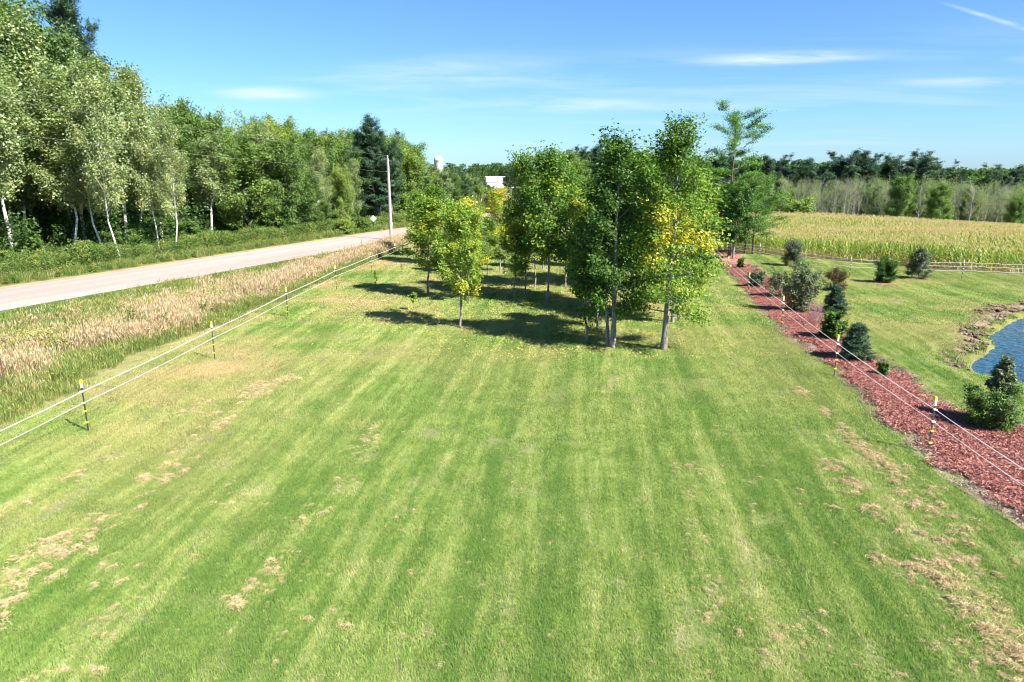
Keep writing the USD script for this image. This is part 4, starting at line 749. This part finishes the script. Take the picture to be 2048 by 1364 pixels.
q = wpt(999, 380, 300); gz = float(height(q[0], q[1])); bh = wpt(998, 352, 300)[2] - gz; bw = 9.0
t = thing('barn', 'white barn with a rounded metal roof beyond the trees', 'barn', (q[0] - 1.2, q[1], gz), .12)
MB().box((0, 0, bh * .28), (bw, 6, bh * .56)).build('wall', MT['white_paint'], t)
b = MB(); an = np.linspace(0, np.pi, 13); prof_ = np.array([(-3.25 * math.cos(a_), bh * .55 + bh * .45 * math.sin(a_)) for a_ in an]); v = np.array([(s * (bw / 2 + .2), y_, z_) for s in (-1, 1) for y_, z_ in prof_])
n = len(an); b.add(v, [[i_, i_ + 1, n + i_ + 1, n + i_] for i_ in range(n - 1)]); b.add(v[:n], [[0, i_ + 1, i_] for i_ in range(1, n - 1)]); b.add(v[n:], [[0, i_, i_ + 1] for i_ in range(1, n - 1)]); rf = b.build('roof', MT['roof_grey'], t)
MB().box((1.0, -3.03, 1.5), (2.4, .06, 3.0)).build('door', MT['door_dark'], t)
q = wpt(1024, 381, 290); gz = float(height(q[0], q[1]))
t = thing('farmhouse', 'small white farmhouse to the right of the barn', 'house', (q[0], q[1], gz), -.2)
MB().box((0, 0, 1.4), (6.5, 5, 2.8)).build('wall', MT['white_paint'], t)
b = MB(); v = [(-3.5, -2.8, 2.75), (3.5, -2.8, 2.75), (3.5, 2.8, 2.75), (-3.5, 2.8, 2.75), (-3.5, 0, 4.6), (3.5, 0, 4.6)]; b.add(v, [[0, 1, 5], [0, 5, 4], [2, 3, 4], [2, 4, 5], [0, 4, 3], [1, 2, 5], [0, 3, 2], [0, 2, 1]]); b.build('roof', MT['post_rust'], t)
MB().box((.5, -2.53, 1.05), (.9, .06, 2.1)).build('door', MT['door_dark'], t)
for x_ in (-2, 2.1): MB().box((x_, -2.52, 1.6), (.9, .05, 1.0)).build('window', MT['glass_dark'], t)

# ------------------------------------------------------------------ the roadside forest
sil = np.array([(-400, -170), (0, -40), (90, -12), (150, 28), (200, 85), (250, 122), (320, 165), (430, 205), (500, 225), (560, 233), (600, 243), (650, 255), (700, 252), (745, 262), (800, 270), (830, 302), (850, 326), (866, 336), (892, 338), (940, 346), (985, 372), (1010, 392)], float)
def px_of(p):
    x, y, z = p[0], p[1], p[2] - CAM_H; zc = y * CP - z * SP
    return 1024 + FPX * x / zc, 682 - FPX * (y * SP + z * CP) / zc
def top_at(p):
    """height of the forest's outline above this spot"""
    px, _ = px_of(V(p[0], p[1], 6)); return tall(p, float(np.interp(px, sil[:, 0], sil[:, 1])))
H0 = {'aspen_sparse': 12, 'aspen_a': 12, 'aspen_b': 12, 'aspen_c': 12, 'broad_a': 11, 'broad_b': 11, 'broad_yellow': 10, 'broad_rust': 11, 'pine_a': 14, 'pine_b': 14, 'bare_a': 11, 'bare_b': 11}
NM = {'aspen_sparse': 'aspen_tree', 'aspen_a': 'aspen_tree', 'aspen_b': 'aspen_tree', 'aspen_c': 'aspen_tree', 'broad_a': 'leafy_tree', 'broad_b': 'leafy_tree', 'broad_yellow': 'leafy_tree', 'broad_rust': 'leafy_tree', 'pine_a': 'pine_tree', 'pine_b': 'pine_tree', 'bare_a': 'bare_tree', 'bare_b': 'bare_tree'}
front = [('aspen_sparse', (243, 524), 150, .8, 'slender white trunked aspen standing nearest the road on the left'), ('aspen_sparse', (320, 508), 215, .8, 'leaning pale aspen, left of the pair by the road'), ('aspen_sparse', (351, 511), 235, .75, 'pale aspen, right of the leaning pair by the road'),
         ('aspen_a', (163, 478), 45, .9, 'thick white trunked aspen next to the dark pine trunk'), ('aspen_sparse', (147, 488), 210, .7, 'short leaning white aspen trunk at the foot of the thick aspen'), ('aspen_sparse', (110, 472), 120, .9, 'white aspen forking low, left of the thick aspen'),
         ('aspen_sparse', (94, 468), 60, .8, 'thin white aspen trunk left of the low forked aspen'), ('aspen_a', (20, 470), -20, .9, 'thick white aspen trunk at the left edge of the photo'), ('aspen_b', (6, 462), -30, .9, 'aspen trunk cut by the left edge of the photo'), ('aspen_b', (212, 462), 110, .9, 'slim aspen in shade right of the dark pine trunk'),
         ('pine_a', (172, 452), -25, .8, 'tall dark pine rising above the aspens at upper left'), ('pine_b', (215, 445), 45, .6, 'pine top showing right of the tallest pine at upper left'),
         ('broad_yellow', (500, 480), 268, 1.05, 'bright yellow green broad tree in the middle of the forest edge'), ('broad_b', (575, 478), 272, 1.0, 'dense green tree right of the bright yellow green one'), ('broad_a', (595, 474), 345, 1.2, 'low dense green tree overhanging the roadside weeds'), ('broad_yellow', (410, 470), 205, .8, 'tree with a yellowing top above the pale aspens'),
         ('broad_a', (455, 478), 330, .9, 'dark low tree below the bright yellow green one'), ('broad_b', (650, 470), 400, 1.0, 'small green tree at the roadside left of the road sign'),
         ('pine_a', (757, 452), 232, .9, 'tall dark pine at the forest edge behind the utility pole'), ('pine_a', (735, 450), 262, .8, 'dark pine left of the tall pine behind the utility pole'), ('pine_b', (786, 452), 262, .9, 'dark pine right of the tall pine behind the utility pole'),
         ('broad_rust', (690, 462), 330, .7, 'rusty green tree left of the dark pines'), ('broad_rust', (575, 462), 234, .8, 'reddish brown crown on the forest outline above the green trees')]
rngF = np.random.default_rng(77)
taken = []
for kd, foot, top, w, lab in front:
    p = at(*foot); s = tall(p, top) / H0[kd]; dup(K[kd], NM[kd], lab, 'tree', p, rngF.uniform(0, 6.28), (s * w, s * w, s)); taken.append(p[:2])
LM = [(60, 'at the left edge of the photo'), (190, 'above the white aspen trunks'), (330, 'behind the slender roadside aspen'), (420, 'behind the leaning aspen pair'), (540, 'behind the bright yellow green tree'), (660, 'behind the overhanging green tree'), (810, 'around the pines by the road sign'), (900, 'below the silo'), (9999, 'before the white barn')]
def zone(y): return 'near' if y < 62 else 'middle' if y < 95 else 'far'
ZL = {'near': 'tall left end of the roadside forest', 'middle': 'middle of the roadside forest', 'far': 'far low end of the roadside forest'}
KL = {'aspen_tree': 'grey green aspen with pale trunk', 'leafy_tree': 'leafy green tree', 'pine_tree': 'dark pine', 'bare_tree': 'bare grey tree'}
cnt = 0
for k in range(900):
    y = rngF.uniform(22, 215) if rngF.random() < .8 else rngF.uniform(30, 100); off = 8.5 + 27 * rngF.random() ** 1.4
    c = road_c.interpolate(road_c.project(Point(-40 + .37 * y, y))) if y < 80 else Point(np.interp(y, [78, 92, 106, 125, 155, 200, 300], [-11, -5.5, -1.5, 2, 5.5, 8, 6]), y)
    x = c.x - off; p = V(x, y, 0)
    if y > 85 and off < 12: continue
    if y < 66 and off < 11.5: continue
    p[2] = float(height(x, y)); px, _ = px_of(p)
    if px < -260 or px > 1010: continue
    if taken and np.min(np.hypot(*(np.array(taken) - p[:2]).T)) < (1.9 if y < 60 else 2.6): continue
    z = zone(y); T = top_at(p)
    pool = {'near': ['aspen_a', 'aspen_b', 'aspen_c', 'aspen_sparse', 'aspen_b', 'aspen_c', 'broad_b'], 'middle': ['aspen_a', 'broad_a', 'broad_b', 'aspen_c', 'broad_rust', 'broad_b', 'aspen_b'], 'far': ['broad_b', 'aspen_c', 'broad_a', 'broad_rust', 'aspen_a', 'broad_yellow', 'pine_b']}[z]
    kd = pool[rngF.integers(len(pool))]
    if z == 'near' and off < 17 and kd.startswith('broad'): kd = 'aspen_sparse'
    hgt = T * rngF.uniform(.72, 1.0) if off > 11 else T * rngF.uniform(.55, .92)
    hgt = min(hgt, 24); s = hgt / H0[kd]
    if s < .3: continue
    w = np.clip(rngF.uniform(.85, 1.2), .6, 1.3) * (1 if s < 1.2 else (1.2 / s) ** .6)
    nm = NM[kd]; rl = {'broad_yellow': 'yellow green tree', 'broad_rust': 'rust tinged leafy tree'}.get(kd, KL[nm])
    lm = next(t for q_, t in LM if px < q_); lab = f'{rl} in the forest {lm}'
    dup(K[kd], nm, lab, 'tree', p, rngF.uniform(0, 6.28), (s * w, s * w, s), f'{rl}s in the forest {lm}'); taken.append(p[:2]); cnt += 1
    if cnt >= 190: break
# shaded undergrowth deeper in the wood
n = 2600; y = rng.uniform(25, 150, n); off = rng.uniform(13, 40, n); x = np.where(y < 78.5, -40 + .37 * y, np.interp(y, [78, 92, 106, 125, 155], [-11, -5.5, -1.5, 2, 5.5])) - off; k = inside_view(x, y, 3); x, y = x[k], y[k]
scatter('shaded_understory', [(bushlet(170, 2.6, .9, .22, .13, s + 400, (.0, .35)), MT['forest'], True) for s in range(3)], np.column_stack([x, y, height(x, y)]), rng.uniform(0, 6.28, len(x)), rng.uniform(.7, 1.5, len(x)), rng.integers(0, 3, len(x)), 'shaded bushes filling the forest behind the first trunks', 'undergrowth')
# undergrowth along the forest edge
n = 6000; y = rng.uniform(18, 130, n); off = 4.5 + rng.gamma(2.0, 1.5, n); cx_ = np.where(y < 78.5, -40 + .37 * y, np.interp(y, [78, 92, 106, 125, 155], [-11, -5.5, -1.5, 2, 5.5])); x = cx_ - off * 1.06
k = inside_view(x, y, 3) & (off < 16); x, y, off = x[k], y[k], off[k]
lo = off < 6.3
scatter('forest_edge_weeds', [(tuft(70, .5, .014, .3, s + 100, 8, (0, 1), .8, .5), MT['meadow'], True) for s in range(2)] + [(bushlet(90, .5, .3, .13, .04, s + 110, (.2, .95)), MT['weed'], True) for s in range(3)], np.column_stack([x, y, height(x, y)])[lo], rng.uniform(0, 6.28, lo.sum()), rng.uniform(.55, 1.1, lo.sum()), rng.integers(0, 5, lo.sum()), 'rough yellowish weeds and grass between the road and the forest', 'weeds')
hi = ~lo
scatter('forest_undergrowth', [(bushlet(150, 1.15, .6, .13, .06, s + 120, (.0 + .12 * s, .5 + .12 * s)), MT['weed'], True) for s in range(5)], np.column_stack([x, y, height(x, y)])[hi], rng.uniform(0, 6.28, hi.sum()), rng.uniform(.35, 1.3, hi.sum()) * (.55 + .9 * fbm(np.column_stack([x, y, 0 * x])[hi] * .35, 3, 6)), rng.integers(0, 5, hi.sum()), 'leafy green undergrowth along the forest edge below the trees', 'undergrowth')
for kd, foot, top, lab in [('bush_yellow', (118, 502), 462, 'yellow green bush in front of the white aspen trunks'), ('bush_yellow', (20, 535), 495, 'yellowish bush at the left edge of the photo by the road'), ('bush_green', (215, 510), 462, 'green bush left of the slender roadside aspen'), ('bush_green', (285, 506), 450, 'green bush right of the slender roadside aspen'),
                           ('bush_green', (380, 490), 440, 'grey green bush right of the leaning aspen pair'), ('bush_green', (560, 478), 420, 'dense green bush below the overhanging tree'), ('bush_yellow', (690, 468), 432, 'orange tinged bush left of the road sign'), ('bush_green', (725, 464), 435, 'green bush just left of the road sign'), ('bush_green', (60, 520), 465, 'green bush near the left edge under the aspens')]:
    plant(kd, 2.2, foot, top, 'bush', lab, 'bush', w=1.1)

# ------------------------------------------------------------------ trees beyond the corn
def far_tree(kd, px, top, y, lab, w=1.0, group=None, name=None, cat='tree'):
    d = ray(px, 400); x = d[0] / d[1] * y; p = V(x, y, float(height(x, y))); s = tall(p, top) / H0.get(kd, 2.2)
    return dup(K[kd], name or NM[kd], lab, cat, p, rng.uniform(0, 6.28), (s * w, s * w, s), group)
pines = [(1545, 310, 'pine_b'), (1600, 318, 'pine_a'), (1572, 322, 'pine_b'), (1635, 322, 'pine_b'), (1673, 302, 'pine_b'), (1700, 303, 'pine_a'), (1735, 307, 'pine_b'), (1762, 312, 'pine_b'), (1785, 318, 'pine_a'), (1815, 304, 'pine_b'), (1840, 315, 'pine_a'), (1872, 323, 'pine_b'), (1900, 340, 'pine_a'), (1998, 330, 'pine_b'), (2015, 340, 'pine_a'), (1433, 303, 'pine_b'), (1408, 330, 'pine_a'), (1490, 330, 'pine_a'), (1520, 320, 'pine_a'), (1235, 282, 'pine_b'), (1150, 294, 'pine_b'), (1185, 290, 'pine_a'), (1015, 336, 'pine_b'), (1048, 332, 'pine_a'), (1270, 310, 'pine_b'), (1660, 325, 'pine_a'), (1750, 330, 'pine_a'), (1120, 300, 'pine_b')]
pines.sort()
ORD = 'first second third fourth fifth sixth seventh eighth ninth tenth eleventh twelfth thirteenth fourteenth fifteenth sixteenth seventeenth eighteenth nineteenth twentieth'.split()
pc = {}
for px, top, kd in pines:
    rel = 'above the grey woodland' if px > 1530 else 'showing behind the grove of maples' if px < 1300 else 'behind the airy locust'
    pc[rel] = pc.get(rel, 0) + 1
    far_tree(kd, px, top, rng.uniform(165, 195), f'{ORD[pc[rel] - 1]} from the left of the dark pines {rel}', w=1.15, group=f'dark far pines {rel}')
for px, top in ((1120, 302), (1150, 312), (1095, 318)): far_tree('broad_yellow', px, top, 150, 'olive yellow tree peeping out behind the grove of maples', group='olive trees behind the grove')
for k in range(84):
    px = 1570 + 560 * (k + rng.random()) / 84; y = rng.uniform(124, 150); top = np.interp(px, [1560, 1700, 1900, 2060], [352, 350, 352, 362]) + rng.uniform(-4, 22); kd = ['bare_a', 'bare_b', 'bare_a', 'bare_b', 'bare_b'][k % 5]
    far_tree(kd, px, top, y, 'bare grey tree in the woodland belt behind the corn', w=.85, group='bare grey trees behind the corn')
for k in range(36):
    px = 1560 + 560 * (k + rng.random()) / 36; y = rng.uniform(128, 160); kd = ['broad_b', 'broad_rust', 'broad_a', 'aspen_c', 'broad_rust'][k % 5]
    far_tree(kd, px, np.interp(px, [1560, 1900, 2060], [362, 362, 372]) + rng.uniform(0, 30), y, 'olive leafy tree mixed into the grey woodland behind the corn', w=.85, group='olive leafy trees behind the corn')
far_tree('bush_yellow', 1595, 384, 118, 'round yellow green bush at the far edge of the corn', w=1.0, name='bush', cat='bush')
for px, top, l in ((1800, 350, 'dark green tree in front of the grey woodland, left of two'), (1885, 366, 'olive green tree in front of the grey woodland, right of two'), (2040, 392, 'dark green tree at the right edge beyond the corn')):
    far_tree('broad_b', px, top, 122, l, w=1.0)
for k in range(60):
    px = 990 + 580 * (k + rng.random()) / 60; far_tree(['broad_b', 'broad_a', 'broad_rust', 'aspen_a'][k % 4], px, np.interp(px, [990, 1100, 1300, 1570], [385, 340, 335, 350]) + rng.uniform(0, 25), rng.uniform(150, 200), 'green far tree in the wood behind the grove', w=.9, group='far green trees behind the grove')
# a far wood closes the view all round the horizon
n = 2200; an = rng.uniform(-1.0, 1.0, n); ds = rng.uniform(230, 420, n); x, y = np.sin(an) * ds, np.cos(an) * ds
k = (x > 24) | (x < -45) | (ds > 345); x, y = x[k], y[k]
scatter('distant_wood', [(bushlet(520, 8.5, 2.8, .62, .45, s + 200, (.0, .3)), MT['forest'], True) for s in range(3)], np.column_stack([x, y, height(x, y) - .3]), rng.uniform(0, 6.28, len(x)), rng.uniform(1.0, 1.4, len(x)) * np.where(x > 24, 1.5, 1), rng.integers(0, 3, len(x)), 'distant dark wood along the horizon', 'wood')

# fallen leaves below the grove
n = 1700; x, y = rng.normal(1.5, 4.2, n), rng.uniform(24, 46, n); k = (x > fence_l(y)) & (x < 11); x, y = x[k], y[k]
fl_ = MB(); r = np.random.default_rng(3); m = 5
scatter('fallen_leaves', [(MB().leaves(np.column_stack([r.uniform(-.4, .4, (m, 2)), np.full(m, .055)]), r.normal(0, .3, (m, 3)) + V(0, 0, 1), r.normal(0, 1, (m, 3)), .06, .042, r.uniform(0, 1, m)), MT['fallen'], True) for _ in range(4)], np.column_stack([x, y, height(x, y)]), rng.uniform(0, 6.28, len(x)), rng.uniform(.8, 1.2, len(x)), rng.integers(0, 4, len(x)), 'fallen yellow leaves scattered on the grass under the maples', 'fallen leaves')

# clods and rough grass round the pond
ringb = bank_outer.difference(pond.buffer(-.05)); x, y = rng.uniform(12, 42, 9000), rng.uniform(16, 40, 9000); k = shapely.contains_xy(ringb.buffer(-.05), x, y); x, y = x[k], y[k]; dd = shapely.distance(pond, shapely.points(x, y))
def clods(seed):
    r = np.random.default_rng(seed); m = MB()
    for _ in range(7):
        c = np.append(r.normal(0, .22, 2), .02); q = r.uniform(.03, .10); v = trimesh.creation.icosphere(1, 1.0); v = v.vertices * (1 + r.normal(0, .18, (len(v.vertices), 1))) * V(q, q, q * .6), v.faces; m.add(v[0] + c, v[1])
    return m
cl = (dd > .35) & (rng.random(len(x)) < .36)
scatter('soil_clods', [(clods(s), MT['bank'], False) for s in range(3)], np.column_stack([x, y, height(x, y) + .05])[cl], rng.uniform(0, 6.28, cl.sum()), rng.uniform(.6, 1.4, cl.sum()), rng.integers(0, 3, cl.sum()), 'rough brown clods of soil on the pond bank', 'soil')
cl = (fbm(np.column_stack([x * .8, y * .8, 0 * x]), 3, 44) + .2 * (dd < .5) > .66)
scatter('bank_grass', [(tuft(40, .12, .014, .22, s + 500, 0, (.1, .8), 1, .7), MT['short'], True) for s in range(3)], np.column_stack([x, y, height(x, y) + .04])[cl], rng.uniform(0, 6.28, cl.sum()), rng.uniform(.6, 1.3, cl.sum()), rng.integers(0, 3, cl.sum()), 'patchy rough grass and moss on the pond bank', 'grass')
